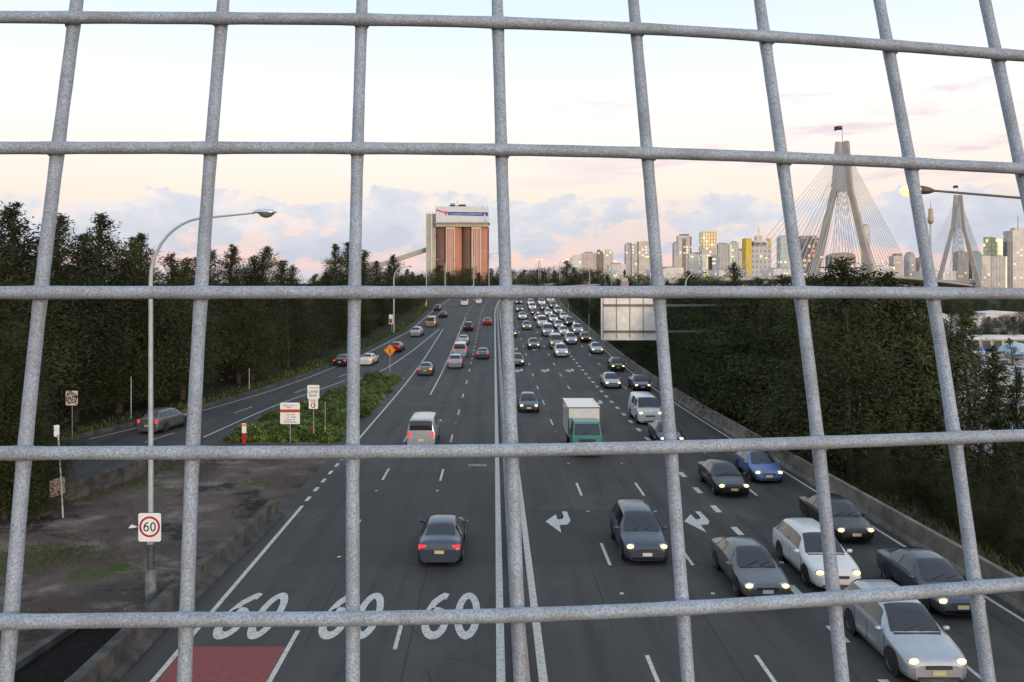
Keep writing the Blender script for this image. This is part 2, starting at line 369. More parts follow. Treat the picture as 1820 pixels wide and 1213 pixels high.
MB().box(-1.6, -.45, 51.3, 51.9, .004, .012).build('drain_cover', mat('drain_steel', (.22, .2, .19), .7, .3, scale=20), road)

# yard on the low ground to the right
yd = MB(); yx = [52, 60, 80, 100, 140, 200, 300, 420]; yy = [60, 100, 150, 200, 260, 330, 420, 470]
yd.add([(x, y, -6.9+.03*0) for y in yy for x in yx], [(j*8+i, j*8+i+1, (j+1)*8+i+1, (j+1)*8+i) for j in range(7) for i in range(7)])
tag(yd.build('pavement_yard', M_yard), kind='structure')

# ------------------------------------------------------------------ barriers and walls
def barrier(name, prof, xf, y0, y1, seg, m_, label, cat, dz=0.0):
    t = empty(name, (xf(y0), y0, cz(y0)), 0, label, cat); y = y0
    while y < y1-.5:
        e = min(y+seg-.025, y1); mb = MB(); k = len(prof); n = 3; vs_ = []
        for i in range(n+1):
            yy_ = y+(e-y)*i/n
            for px, pz in prof: vs_.append((xf(yy_)+cxo(yy_)+px-t.location.x, yy_-t.location.y, cz(yy_)+pz+dz-t.location.z))
        mb.add(vs_, [(i*k+j, (i+1)*k+j, (i+1)*k+j+1, i*k+j+1) for i in range(n) for j in range(k-1)] + [tuple(range(k)), tuple(range((n+1)*k-1, n*k-1, -1))])
        mb.build('barrier_segment', m_, t); y += seg
    return t
jersey = [(-.3, -.1), (-.3, .08), (-.16, .3), (-.11, 1.0), (.11, 1.0), (.16, .3), (.3, .08), (.3, -.1)]
barrier('concrete_barrier', jersey, lambda y: eR(y)+.62, -8, 400, 8, M_conc, 'long pale concrete barrier along the road edge below the trees, right side', 'barrier')
medp = [(-.24, -.1), (-.24, .12), (-.15, .4), (-.12, .5), (.12, .5), (.15, .4), (.24, .12), (.24, -.1)]
barrier('median_barrier', medp, lambda y: .8, -8, 420, 9, M_medconc, 'low concrete median between the two carriageways and their white edge lines', 'barrier')
wallp = [(-.18, -.1), (-.18, .74), (.18, .74), (.24, .2), (.55, .12), (.55, -.1)]
barrier('retaining_wall', wallp, lambda y: -11.35 if y < 26 else -11.35+.5*sst(y, 26, 41), -6, 40.6, 6, M_conc_dk, 'dark stained concrete wall between the gravel lot and the bus lane', 'wall')
rampb = [(-.15, -.1), (-.15, .88), (.15, .88), (.2, -.1)]
barrier('ramp_wall', rampb, lambda y: rampR(y)-.2, 39, 57, 4.5, M_conc_dk, 'low dark concrete wall between the on-ramp and the gravel lot', 'wall')
kerbp = [(-.3, -.15), (-.3, .28), (.02, .28), (.08, -.1)]
barrier('ramp_kerb', kerbp, lambda y: rampL(y)+.1, 36, 300, 8, M_conc_dk, 'low concrete kerb along the far edge of the ramp, below the dark trees', 'kerb')
# drain channel walls at the near end of the lot
dw = empty('drain_channel', (-15, 20, 0), 0, 'narrow dark concrete drain channel on the gravel lot in the bottom left corner', 'drain')
for x0_, x1_ in ((-.6, -.35), (1.75, 2.0)):
    MB().add([(x0_, -6, -.05), (x1_, -6, -.05), (x1_+1.6, 7.5, -.05), (x0_+1.6, 7.5, -.05), (x0_, -6, .2), (x1_, -6, .2), (x1_+1.6, 7.5, .2), (x0_+1.6, 7.5, .2)],
        [(4,5,6,7),(0,1,5,4),(1,2,6,5),(2,3,7,6),(3,0,4,7)]).build('side_wall', M_conc_dk, dw)
MB().box(1.3, 3.5, 7.52, 7.75, -.05, .21).build('end_wall', M_conc_dk, dw)
MB().add([(-.34, -6, -.02), (1.74, -6, -.02), (3.3, 7.5, -.02), (1.26, 7.5, -.02)], [(0,1,2,3)]).build('channel_bed', mat('wet_bed', (.010, .009, .008), .95, var=.3, spec=.1), dw)

# ------------------------------------------------------------------ foliage
def leaf_mat(name, dark, lite, rough=.7):
    m_, t, b = pbsdf(name); b.inputs['Roughness'].default_value = rough; b.inputs['Specular IOR Level'].default_value = .15
    a = nd(t, 'ShaderNodeAttribute', attribute_name='tint'); oi = nd(t, 'ShaderNodeObjectInfo')
    c = mixc(t, a.outputs['Fac'], dark, lite)
    v = nd(t, 'ShaderNodeMapRange'); v.inputs[3].default_value = .7; v.inputs[4].default_value = 1.25; t.links.new(oi.outputs['Random'], v.inputs[0])
    hs = nd(t, 'ShaderNodeHueSaturation'); t.links.new(c, hs.inputs['Color']); t.links.new(v.outputs[0], hs.inputs['Value'])
    t.links.new(hs.outputs[0], b.inputs['Base Color']); return m_
M_cas = leaf_mat('sheoak_foliage', (.012, .017, .006), (.062, .071, .024))
M_cas2 = leaf_mat('olive_foliage', (.015, .021, .007), (.082, .090, .027))
M_shrub = leaf_mat('shrub_foliage', (.058, .088, .022), (.29, .37, .10))
M_grass = leaf_mat('grass_blades', (.045, .055, .014), (.14, .16, .035))
M_bark = mat('bark', (.055, .045, .036), .95, var=.4, scale=4, bump=.5, bscale=15)
M_bark_g = mat('grey_bark', (.13, .115, .10), .95, var=.35, scale=4, bump=.5, bscale=15)
def leaf_mesh(name, cen, dirs, ln, wd, tint, m_, face=None):
    n = len(cen); dirs = dirs/np.linalg.norm(dirs, axis=1, keepdims=True)
    rnd = RNG.normal(size=(n, 3))
    if face is not None: rnd = face/(np.linalg.norm(face, axis=1, keepdims=True)+1e-9) + rnd*.42
    side = np.cross(dirs, rnd); side /= np.linalg.norm(side, axis=1, keepdims=True)+1e-9
    ln = ln[:, None]; wd = wd[:, None]
    V = np.stack([cen-dirs*ln*.5, cen+side*wd*.5, cen+dirs*ln*.5, cen-side*wd*.5], 1).reshape(-1, 3).astype('f')
    me = bpy.data.meshes.new(name); me.vertices.add(4*n); me.vertices.foreach_set('co', V.ravel())
    me.loops.add(4*n); me.loops.foreach_set('vertex_index', np.arange(4*n, dtype='i')); me.polygons.add(n)
    me.polygons.foreach_set('loop_start', np.arange(0, 4*n, 4, dtype='i'))
    at_ = me.attributes.new('tint', 'FLOAT', 'POINT'); at_.data.foreach_set('value', np.repeat(tint.astype('f'), 4))
    me.materials.append(m_); me.update(); me.validate(); return me
def make_crown(seed, form, n_limb, n_leaf, m_, R0=.20, z0=.10, leaf=(.024, .0075)):
    """unit-height crown: limbs with leaf sprays through the volume; returns (crown mesh, trunk mesh)"""
    rs = np.random.default_rng(seed); tips = []; tr = MB()
    lean = rs.normal(size=2)*.03
    ax = lambda z: np.array([lean[0]*z*z+.012*math.sin(7*z+seed), lean[1]*z*z+.012*math.cos(6*z+seed), z])
    tr.tube([ax(z) for z in np.linspace(-.02, .93, 9)], [.016*(1-z)**.8+.002 for z in np.linspace(-.02, .93, 9)], 7)
    for i in range(n_limb):
        z = z0 + (.97-z0)*((i+rs.random())/n_limb)
        u = (z-z0)/(1-z0)
        if form == 'cone': rad = R0*(1-u)**.82*(1-.5*math.exp(-u*9))+.006
        elif form == 'dome': rad = R0*math.sqrt(max(0, 1-(max(0, u-.35)/.65)**2))*(.55+.45*min(1, u/.35))
        else: rad = R0*(.5+.5*math.sin(3.1*u+.2))
        rad *= rs.uniform(.55, 1.25); a = rs.random()*6.283 + i*2.4
        p0 = ax(z); rise = rs.uniform(.15, .7)*rad if form != 'dome' else rs.uniform(.0, .5)*rad
        p1 = p0 + np.array([math.cos(a)*rad, math.sin(a)*rad, rise])
        tips.append((p0, p1, rad))
        if i % 2 == 0: tr.tube([p0-[0, 0, .03], (p0+p1)/2+[0, 0, .008], p1], [.0055, .0035, .0015], 5, False)
    wsum = sum(r_**1.15+.004 for _, _, r_ in tips); cen = []; dr = []; tint = []; fc = []
    for p0, p1, rad in tips:
        k = max(55, int(n_leaf*(rad**1.15+.004)/wsum)); s = rs.beta(2.2, 1.2, k)[:, None]; sp = .006+rad*.25
        q = p0+(p1-p0)*s + np.clip(rs.normal(size=(k, 3)), -1.9, 1.9)*[sp, sp, sp*.8]
        out = (p1-p0)/(np.linalg.norm(p1-p0)+1e-6)
        droop = rs.normal(size=(k, 3))*.55 + out*.7 + np.array([0, 0, -.55 if form == 'cone' else -.2])
        cen.append(q); dr.append(droop); fc.append((q-(p0+(p1-p0)*.6))/(sp*1.2) + out*.5 + [0, 0, .55]); base_t = rs.uniform(.05, .75)
        tint.append(np.clip(base_t + rs.normal(size=k)*.09, 0, 1))
    cen = np.concatenate(cen); dr = np.concatenate(dr); tint = np.concatenate(tint); n = len(cen)
    cm = leaf_mesh('crown', cen, dr, rs.uniform(.6, 1.4, n)*leaf[0], rs.uniform(.6, 1.3, n)*leaf[1], tint, m_, np.concatenate(fc))
    return cm, tr.mesh('trunk', M_bark)
SHEOAK = [make_crown(100+i, 'cone', 90, 15000, M_cas, R0=.24+.03*i, z0=.08, leaf=(.021, .0058)) for i in range(4)]
OLIVE = [make_crown(200+i, 'cone', 85, 15000, M_cas2, R0=.27+.04*i, z0=.06, leaf=(.020, .0060)) for i in range(3)]
DOME = [make_crown(300+i, 'dome', 80, 9000, M_cas2, R0=.38, z0=.12, leaf=(.026, .011)) for i in range(2)]
THIN = [make_crown(400+i, 'cone', 30, 1000, M_cas2, R0=.25, z0=.25, leaf=(.035, .009)) for i in range(2)]
NT = [0]
LL = 'dark she-oak crowded into the far part of the tall belt behind the on-ramp'; LRt = 'olive she-oak crowded into the middle of the belt beyond the concrete barrier'
def tree(X, Y, top, fam, label, group, name='sheoak_tree', widen=1.0, base=None, cat='tree'):
    z0 = gz(X, Y)-.1 if base is None else base
    label = belt_label(label, X, Y)
    h = max(2.0, top - z0); NT[0] += 1
    cm, tm = fam[NT[0] % len(fam)]
    t = empty(name, (X, Y, z0), random.random()*6.28, label, cat, group)
    wd = h*widen*random.uniform(.92, 1.1)
    inst('trunk', tm, t, scale=(wd, wd, h)); inst('crown', cm, t, scale=(wd, wd, h)); return t
def belt_label(label, X, Y):                       # say which stretch of a belt a tree stands in
    if label == LL: return LL if Y > 150 else ('dark she-oak in the belt between the tall curved lamp post and the hedge island' if Y > 95 else 'dark she-oak at the near left end of the belt behind the on-ramp')
    if label == LRt: return 'far dark tree crowded along the barrier beyond the big sign back' if Y > 110 else (LRt if Y > 66 else 'near olive she-oak beyond the barrier, between the sixth and seventh wires')
    return label
def tree_px(x, ytop, Y, fam, label, group=None, **k):
    p = at(x, ytop, Y); return tree(p.x, Y, p.z, fam, label, group, **k)
# skyline of the belt on the left
GL = 'dark trees behind the on-ramp'
sky_l = [(-60, 395, 52, .9), (24, 360, 66, 1.0), (112, 374, 75, .75), (192, 374, 84, .9), (258, 410, 95, .8), (408, 432, 118, .85), (470, 435, 128, .95), (600, 431, 168, .8), (620, 427, 172, .8), (700, 452, 196, .9)]
uniq_l = {24: 'tallest she-oak in the dark belt, at the left edge of the photo', 112: 'narrow pointed she-oak beside the tallest tree at the far left',
    192: 'double-topped she-oak left of the curved lamp post', 258: 'she-oak just behind the bend of the tall curved lamp post', 470: 'she-oak below the unlit lamp head of the tall curved post',
    620: 'she-oak standing clear of the belt left of the silo, behind the third wire', 700: 'she-oak in front of the sloping conveyor of the silo'}
for x, yt, Y, wdn in sky_l: tree_px(x, yt, Y, SHEOAK, uniq_l.get(x, LL), GL, widen=wdn*1.4)
for x, yt, Y in [(75, 420, 72), (5, 420, 56), (150, 408, 78), (225, 418, 82), (300, 448, 98), (330, 455, 104), (345, 452, 108), (375, 440, 112), (440, 452, 121), (500, 460, 134), (522, 470, 140), (548, 486, 146),
                 (575, 482, 152), (650, 443, 181), (672, 462, 184), (690, 470, 188), (722, 477, 206), (742, 488, 214), (638, 470, 172), (565, 490, 150), (710, 488, 215), (735, 482, 232), (752, 486, 246)]:
    tree_px(x, yt, Y, SHEOAK if random.random() < .6 else OLIVE, LL, GL, widen=random.uniform(1.1, 1.5))
# lower trees filling the wall of green down to the ramp
Y = 50.0
while Y < 240:
    for row in range(2):
        X = rampL(Y) - 5.0 - row*5.5 - random.uniform(0, 2.5) + cxo(Y)
        x_px = VX + F*X/Y
        if x_px < -260: continue
        lim = itp(x_px, [-100, 30, 200, 400, 560, 700, 780], [440, 430, 440, 475, 498, 495, 500])
        top = H - (lim + random.uniform(5, 45) - VY)*Y/F
        tree(X, Y + random.uniform(-1.5, 1.5), min(top, gz(X, Y)+15), random.choice([SHEOAK, OLIVE, SHEOAK]), LL, GL, widen=random.uniform(1.1, 1.45))
    Y += 3.3 + Y*.02
# trees across the far end of the road, below the silo and the city
GM = 'trees across the far end of the road'; LM = 'round dark tree in the row below the silo, beyond the crest of the road'
for x, yt, Y in [(758, 492, 380), (775, 470, 400), (797, 482, 390), (815, 486, 380), (832, 478, 400), (850, 484, 390), (870, 476, 400), (890, 470, 395), (905, 480, 380), (770, 485, 360), (805, 492, 360), (845, 494, 365), (880, 490, 360), (740, 488, 350)]:
    tree_px(x, yt, Y, OLIVE + DOME, LM, GM, widen=1.3, base=-2)
LM2 = 'bushy olive tree in the row below the city skyline, beyond the crest of the road'
for x, yt, Y in [(925, 478, 380), (945, 482, 385), (968, 478, 390), (985, 480, 380), (1008, 462, 375), (1022, 474, 365), (1040, 480, 370), (1060, 482, 360), (1080, 488, 350), (1098, 494, 340), (1120, 490, 335), (1138, 488, 330), (1158, 494, 320), (1185, 498, 300), (1205, 494, 290),
                 (1228, 480, 300), (1240, 488, 290), (950, 494, 350), (990, 492, 345), (1030, 494, 340), (1070, 500, 330), (1255, 494, 280), (1270, 498, 270)]:
    tree_px(x, yt, Y, DOME + OLIVE, LM2, GM, name='olive_tree', widen=1.25, base=-4)
# belt on the right
GRt = 'trees beside the concrete barrier'
uq = {1302: 'slim dark tree standing up before the city left of the yellow tower', 1530: 'tall bushy olive tree in front of the foot of the nearer bridge pylon', 1592: 'rounded olive tree between the two bridge pylons'}
for x, yt, Y, wdn in [(1302, 464, 150, .6), (1335, 490, 140, .9), (1380, 484, 118, .8), (1440, 486, 95, .8), (1480, 494, 80, .9), (1530, 452, 66, .95), (1565, 478, 70, 1.0), (1592, 486, 70, .8), (1618, 505, 80, .8), (1410, 492, 105, 1.0), (1500, 478, 74, .9)]:
    tree_px(x, yt, Y, OLIVE, uq.get(x, LRt), GRt, name='olive_tree', widen=wdn*1.5)
Y = 46.0
while Y < 310:
    for row in range(3):
        X = eR(Y) + 3.6 + row*5.2 + random.uniform(-.6, 2.0) + cxo(Y)
        x_px = VX + F*X/Y
        if x_px + F*4.6/Y > 1655: continue
        lim = itp(x_px, [1000, 1060, 1200, 1300, 1420, 1520, 1600, 1660], [512, 510, 500, 500, 494, 482, 505, 540])
        top = H - (lim + random.uniform(0, 42) - VY)*Y/F
        tree(X, Y + random.uniform(-1.5, 1.5), min(top, gz(X, Y)+19), random.choice([SHEOAK, OLIVE, OLIVE]), LRt, GRt, name='olive_tree', widen=random.uniform(1.0, 1.35))
    Y += 3.8 + Y*.022
for X, Y, yt in ((20.6, 69, 503), (21.4, 64, 508), (20.8, 73, 512), (22.5, 70, 498)): tree(X, Y, at(0, yt, Y).z, OLIVE, LRt, GRt, name='olive_tree', widen=1.25)
# thin trees in the gap on the right and dark ones low on the slope
LT = 'thin half-bare tree in front of the parking yard'; GT = 'thin trees before the yard'
for x, yt, Y in [(1622, 585, 58), (1655, 600, 62), (1720, 560, 85), (1700, 545, 110), (1668, 560, 95), (1745, 640, 66), (1770, 610, 90), (1735, 600, 120), (1690, 540, 190), (1668, 545, 200), (1640, 545, 120), (1800, 600, 160), (1765, 700, 58)]:
    tree_px(x, yt, Y, THIN, LT, GT, name='thin_tree', widen=1.1)
for x, yt, Y in [(20, 560, 42), (48, 660, 40.5), (-15, 600, 41), (70, 740, 40), (5, 640, 40), (-50, 560, 40), (38, 600, 44.5), (28, 640, 43)]:
    tree_px(x, yt, Y, SHEOAK, 'dark tree at the left edge where the ramp comes out from behind it', 'dark trees at the near end of the ramp', widen=1.0)
LS = 'dark low tree on the bank beyond the barrier in the lower right corner'; GS = 'dark trees on the lower right bank'
for x, yt, Y in [(1808, 650, 56), (1835, 640, 54), (1780, 770, 50), (1740, 800, 47), (1700, 800, 46), (1660, 800, 46), (1620, 770, 47), (1830, 790, 44), (1790, 840, 41), (1750, 850, 40), (1845, 860, 38), (1870, 760, 46), (1580, 700, 50), (1560, 760, 46), (1880, 900, 35), (1820, 900, 37)]:
    tree_px(x, yt, Y, SHEOAK + OLIVE, LS, GS, widen=.5 if yt < 700 else 1.0)
for x, yt, Y in [(1790, 560, 260), (1815, 555, 250), (1755, 575, 235), (1770, 565, 300), (1712, 535, 330), (1680, 532, 340), (1650, 535, 300)]:
    tree_px(x, yt, Y, DOME, 'small round tree standing among the roofs of the yard', 'trees in the yard', name='yard_tree', widen=1.0)
for i, x in enumerate(range(1632, 1850, 17)):
    tree_px(x, 522+(i*7) % 19, 425+(i*13) % 40, DOME, 'dark scrub tree in the row under the bridge deck behind the yard', 'scrub under the bridge', name='yard_tree', widen=1.15)
for i, x in enumerate(range(1640, 1850, 23)):
    tree_px(x, 560+(i*11) % 25, 200+(i*29) % 90, THIN + DOME, 'small round tree standing among the roofs of the yard', 'trees in the yard', name='yard_tree', widen=.8)
# shrubs on the island between ramp and road
def shrub_mesh(seed, n=1500, m_=None, ln=.16):
    rs = np.random.default_rng(seed); u = rs.normal(size=(n, 3)); u /= np.linalg.norm(u, axis=1, keepdims=True); u[:, 2] = abs(u[:, 2])
    lob = 1+.22*np.sin(u[:, 0]*5+seed)*np.cos(u[:, 1]*6)
    q = u*(rs.uniform(.55, 1.0, n)*lob)[:, None]; q[:, 2] *= .95
    t_ = np.clip(.25+.5*(np.sin(q[:, 0]*6+seed)*np.cos(q[:, 1]*5+q[:, 2]*4))+rs.normal(size=n)*.2, 0, 1)
    return leaf_mesh('foliage', q, u*.5+rs.normal(size=(n, 3))*.5+[0, 0, .6], rs.uniform(.6, 1.4, n)*ln, rs.uniform(.6, 1.2, n)*ln*.28, t_, m_ or M_shrub, u+[0, 0, .5])
SHR = [shrub_mesh(500+i, 1700, ln=.26) for i in range(3)]
k = 0; Y = 60.0
while Y < 96:
    l, r = rampR(Y)+.9, EL-1.5; nn = max(1, int((r-l)/1.5))
    for i in range(nn):
        X = l + (r-l)*(i+.5)/nn + random.uniform(-.4, .4); hh = random.uniform(.55, 1.0)*(1.15 if Y > 84 else 1)
        t = empty('shrub', (X, Y+random.uniform(-.5, .5), -.05), random.random()*6.28, 'leafy green shrub in the hedge between the ramp and the main road', 'shrub', 'shrubs of the hedge island')
        inst('foliage', SHR[k % 3], t, scale=(1.35, 1.35, hh)); k += 1
    Y += 1.55
# undergrowth and grass as masses
def blades(name, pts, hgt, m_, label):
    n = len(pts); c = np.array(pts); hh = RNG.uniform(.5, 1.3, n)*hgt; c[:, 2] += hh*.35
    d_ = RNG.normal(size=(n, 3))*.4 + [0, 0, 1]
    o = bpy.data.objects.new(name, leaf_mesh(name, c, d_, hh, hh*.16, RNG.uniform(0, 1, n), m_)); link(o)
    return tag(o, label, 'grass', kind='stuff')
pts = []
for i in range(7000):
    Y = 40 + 180*random.random()**1.5; X = rampL(Y) - abs(random.gauss(0, 1.3)) - .3; pts.append((X+cxo(Y), Y, gz(X, Y)))
blades('verge_grass', pts, .55, M_grass, 'rough olive grass on the bank along the far side of the ramp')
pts = []
cl = [(-21+2*i*.35+random.uniform(-.2, .4), 37+i*1.1) for i in range(16)]
for i in range(9000):
    q = random.random()
    if q < .30: Y = random.uniform(40, 57); X = rampR(Y)+.25+abs(random.gauss(0, .5))
    elif q < .62: X, Y = random.gauss(-19.2, 2.0), random.gauss(34.6, 1.0)
    elif q < .74: Y = random.uniform(40, 43.5); X = -11.6+random.gauss(0, .7)
    elif q < .80: X, Y = random.gauss(-11.8, .5), random.gauss(30.2, .7)
    elif q < .9: Y = random.uniform(54, 60); X = random.uniform(-19, -10.9)
    else: Y = random.uniform(20, 29); X = random.gauss(-16.8+.12*(Y-20), .35)
    if X > EL-1.5: continue
    pts.append((X, Y, cz(Y)-.03))
blades('lot_weeds', pts, .16, M_grass, 'low green weeds and moss patches on the gravel lot')
pts = []
for i in range(9000):
    Y = 28 + 200*random.random()**1.6; X = eR(Y)+1.2+abs(random.gauss(0, 2.2)); pts.append((X+cxo(Y), Y, gz(X, Y)))
blades('bank_undergrowth', pts, .4, M_cas, 'dark undergrowth along the back of the concrete barrier')
pb = MB(); rp = random.Random(21)
for i in range(1300):
    Y = 22+34*rp.random()**1.3; X = rp.uniform(max(rampR(Y)+.4, -30), EL-1.7); r_ = rp.uniform(.02, .06)*(1.6 if rp.random() < .06 else 1); z_ = cz(Y)-.03
    if Y < 28.5 and -16.2 < X-.119*(Y-14) < -12.5: continue
    a_ = rp.random()*6.28; v = [(X+r_*math.cos(a_+q_)*rp.uniform(.7, 1.2), Y+r_*math.sin(a_+q_)*rp.uniform(.7, 1.2), z_) for q_ in (0, 1.5, 3.0, 4.6)]
    pb.add(v+[(X, Y, z_+r_*.7)], [(0,1,4),(1,2,4),(2,3,4),(3,0,4)])
tag(pb.build('gravel', mat('gravel_stones', (.09, .068, .058), .95, var=.5, scale=.8, col2=(.18, .15, .13))), 'loose stones scattered over the bare brown lot', 'gravel', kind='stuff')
# ------------------------------------------------------------------ vehicles
def paint(name, col, metal=.3, rough=.32):
    if name in MATS: return MATS[name]
    m_, t, b = pbsdf(name); b.inputs['Metallic'].default_value = metal; b.inputs['Coat Weight'].default_value = .6; b.inputs['Coat Roughness'].default_value = .12
    tc_ = nd(t, 'ShaderNodeTexCoord'); n_ = nd(t, 'ShaderNodeTexNoise'); n_.inputs['Scale'].default_value = 2.5; n_.inputs['Detail'].default_value = 6
    t.links.new(tc_.outputs['Object'], n_.inputs['Vector'])
    t.links.new(mixc(t, mth(t, 'MULTIPLY', smooth(t, n_.outputs[0], .45, .75), .3), col, tuple(c*.55+.02 for c in col)), b.inputs['Base Color'])   # road grime
    rr = nd(t, 'ShaderNodeMapRange'); rr.inputs[3].default_value = rough-.08; rr.inputs[4].default_value = rough+.18
    t.links.new(n_.outputs[0], rr.inputs[0]); t.links.new(rr.outputs[0], b.inputs['Roughness'])
    MATS[name] = m_; return m_
PAINT = {'white': paint('paint_white', (.62, .62, .61), 0), 'silver': paint('paint_silver', (.42, .44, .47), .55), 'grey': paint('paint_grey', (.12, .125, .135), .4),
    'black': paint('paint_black', (.012, .012, .014), .2), 'navy': paint('paint_navy', (.02, .032, .085), .4), 'blue': paint('paint_blue', (.10, .16, .36), .4),
    'red': paint('paint_red', (.30, .015, .015), .2), 'teal': paint('paint_teal', (.05, .22, .21), .2), 'slate': paint('paint_slate', (.055, .068, .095), .4), 'gold': paint('paint_champagne', (.33, .29, .23), .5)}
M_glass = mat('car_glass', (.012, .014, .018), .06, var=0, spec=.9)
M_tyre = mat('tyre_rubber', (.012, .012, .012), .9, var=.3, scale=8)
M_rim = mat('alloy_rim', (.35, .36, .37), .35, .8, var=.1)
M_trim = mat('black_trim', (.018, .018, .02), .6, var=.2)
M_chrome = mat('chrome', (.5, .5, .5), .2, 1.0, var=.05)
M_head = mat('headlight_lit', (.8, .7, .5), .3, var=0, emit=(1, .47, .13), es=4.8)
M_head_off = mat('headlight_off', (.45, .46, .48), .15, .5, var=.05)
M_tail = mat('tail_light_lit', (.4, .02, .02), .3, var=0, emit=(1, .03, .045), es=1.6)
M_tail_off = mat('tail_light_off', (.22, .012, .012), .25, var=.05)
M_ind = mat('indicator_lit', (.6, .25, .02), .3, var=0, emit=(1, .33, .03), es=2.2)
M_signw0 = mat('number_plate_white', (.6, .6, .58), .5, var=.05); M_plate = mat('number_plate_face', (.55, .5, .25), .5, var=.05)
# stations: (y, z top, z belt, half-width top, half-width belt)
SHAPES = {
 'sedan': dict(st=[(0,.58,.52,.52,.62),(.09,.68,.60,.64,.80),(.45,.77,.70,.70,.875),(1.2,.92,.86,.72,.895),(1.75,1.27,.92,.62,.90),(2.1,1.42,.93,.56,.90),(2.7,1.46,.94,.57,.90),(3.3,1.41,.95,.55,.90),(3.95,1.09,.97,.62,.89),(4.4,1.04,.95,.66,.86),(4.58,.95,.88,.66,.82),(4.64,.72,.68,.6,.76)], ws=(3,5), rw=(7,8), sw=[(3.75,6.05),(6.12,7.35)], wy=(.85,3.65), L=4.64),
 'hatch': dict(st=[(0,.60,.54,.50,.60),(.08,.72,.62,.62,.78),(.4,.82,.74,.68,.85),(.98,.96,.90,.70,.87),(1.55,1.34,.95,.60,.875),(1.9,1.47,.96,.56,.875),(2.5,1.50,.97,.57,.875),(3.3,1.45,.98,.55,.87),(3.8,1.12,.98,.60,.85),(3.98,1.0,.92,.62,.82),(4.04,.7,.66,.6,.76)], ws=(3,5), rw=(7,8), sw=[(3.75,6.0),(6.08,7.3)], wy=(.75,3.3), L=4.04),
 'wagon': dict(st=[(0,.66,.58,.56,.66),(.1,.82,.72,.68,.84),(.5,.95,.86,.74,.91),(1.2,1.06,1.0,.76,.93),(1.75,1.48,1.06,.66,.935),(2.1,1.64,1.07,.61,.935),(2.8,1.70,1.08,.62,.935),(4.0,1.66,1.09,.61,.93),(4.5,1.24,1.08,.66,.91),(4.66,1.05,.98,.68,.88),(4.72,.75,.7,.64,.82)], ws=(3,5), rw=(7,8), sw=[(3.75,6.0),(6.06,6.6),(6.66,7.3)], wy=(.9,3.7), L=4.72),
 'van': dict(st=[(0,.80,.70,.74,.82),(.06,1.02,.92,.82,.92),(.3,1.16,1.06,.85,.965),(.75,1.27,1.18,.86,.975),(1.2,1.78,1.24,.80,.98),(1.5,2.02,1.25,.77,.98),(2.6,2.08,1.26,.78,.98),(4.7,2.06,1.26,.78,.975),(5.0,1.98,1.26,.77,.97),(5.08,1.2,1.1,.78,.95),(5.1,.7,.68,.74,.93)], ws=(3,5), rw=(8,9), sw=[(3.8,5.6),(5.75,6.4)], wy=(.95,4.0), L=5.1),
}
def ring(s):
    y, zt, zb, wt, wb = s; e = min(.07, (zt-zb)*.45)
    h = [(0, zt), (wt*.55, zt-.008), (wt*.88, zt-.03 if zt-zb > .12 else zt-.012), (wt, zt-e), (wb*.985, zb), (wb, zb-.14 if zb > .6 else zb-.05), (wb, .47), (wb*.97, .28), (wb*.8, .2), (0, .2)]
    return [(x, y, z) for x, z in h]
def lerp_ring(st, s):                             # smooth curve through the stations without overshoot
    i = min(int(s), len(st)-2); u = s-i; rg = np.array([ring(q_) for q_ in st]); dl = np.diff(rg, axis=0)
    def slope(k):
        if k == 0 or k == len(st)-1: return dl[0 if k == 0 else -1]
        a, b = dl[k-1], dl[k]; ok = a*b > 0
        return np.where(ok, 2*a*b/np.where(ok, a+b, 1), 0)
    m0, m1 = slope(i), slope(i+1); u2, u3 = u*u, u**3
    return [tuple(v) for v in (2*u3-3*u2+1)*rg[i]+(u3-2*u2+u)*m0+(3*u2-2*u3)*rg[i+1]+(u3-u2)*m1]
def pt(st, s, t):
    r = lerp_ring(st, s); j = min(int(t), len(r)-2); u = t-j
    return [p*(1-u)+q*u for p, q in zip(r[j], r[j+1])]
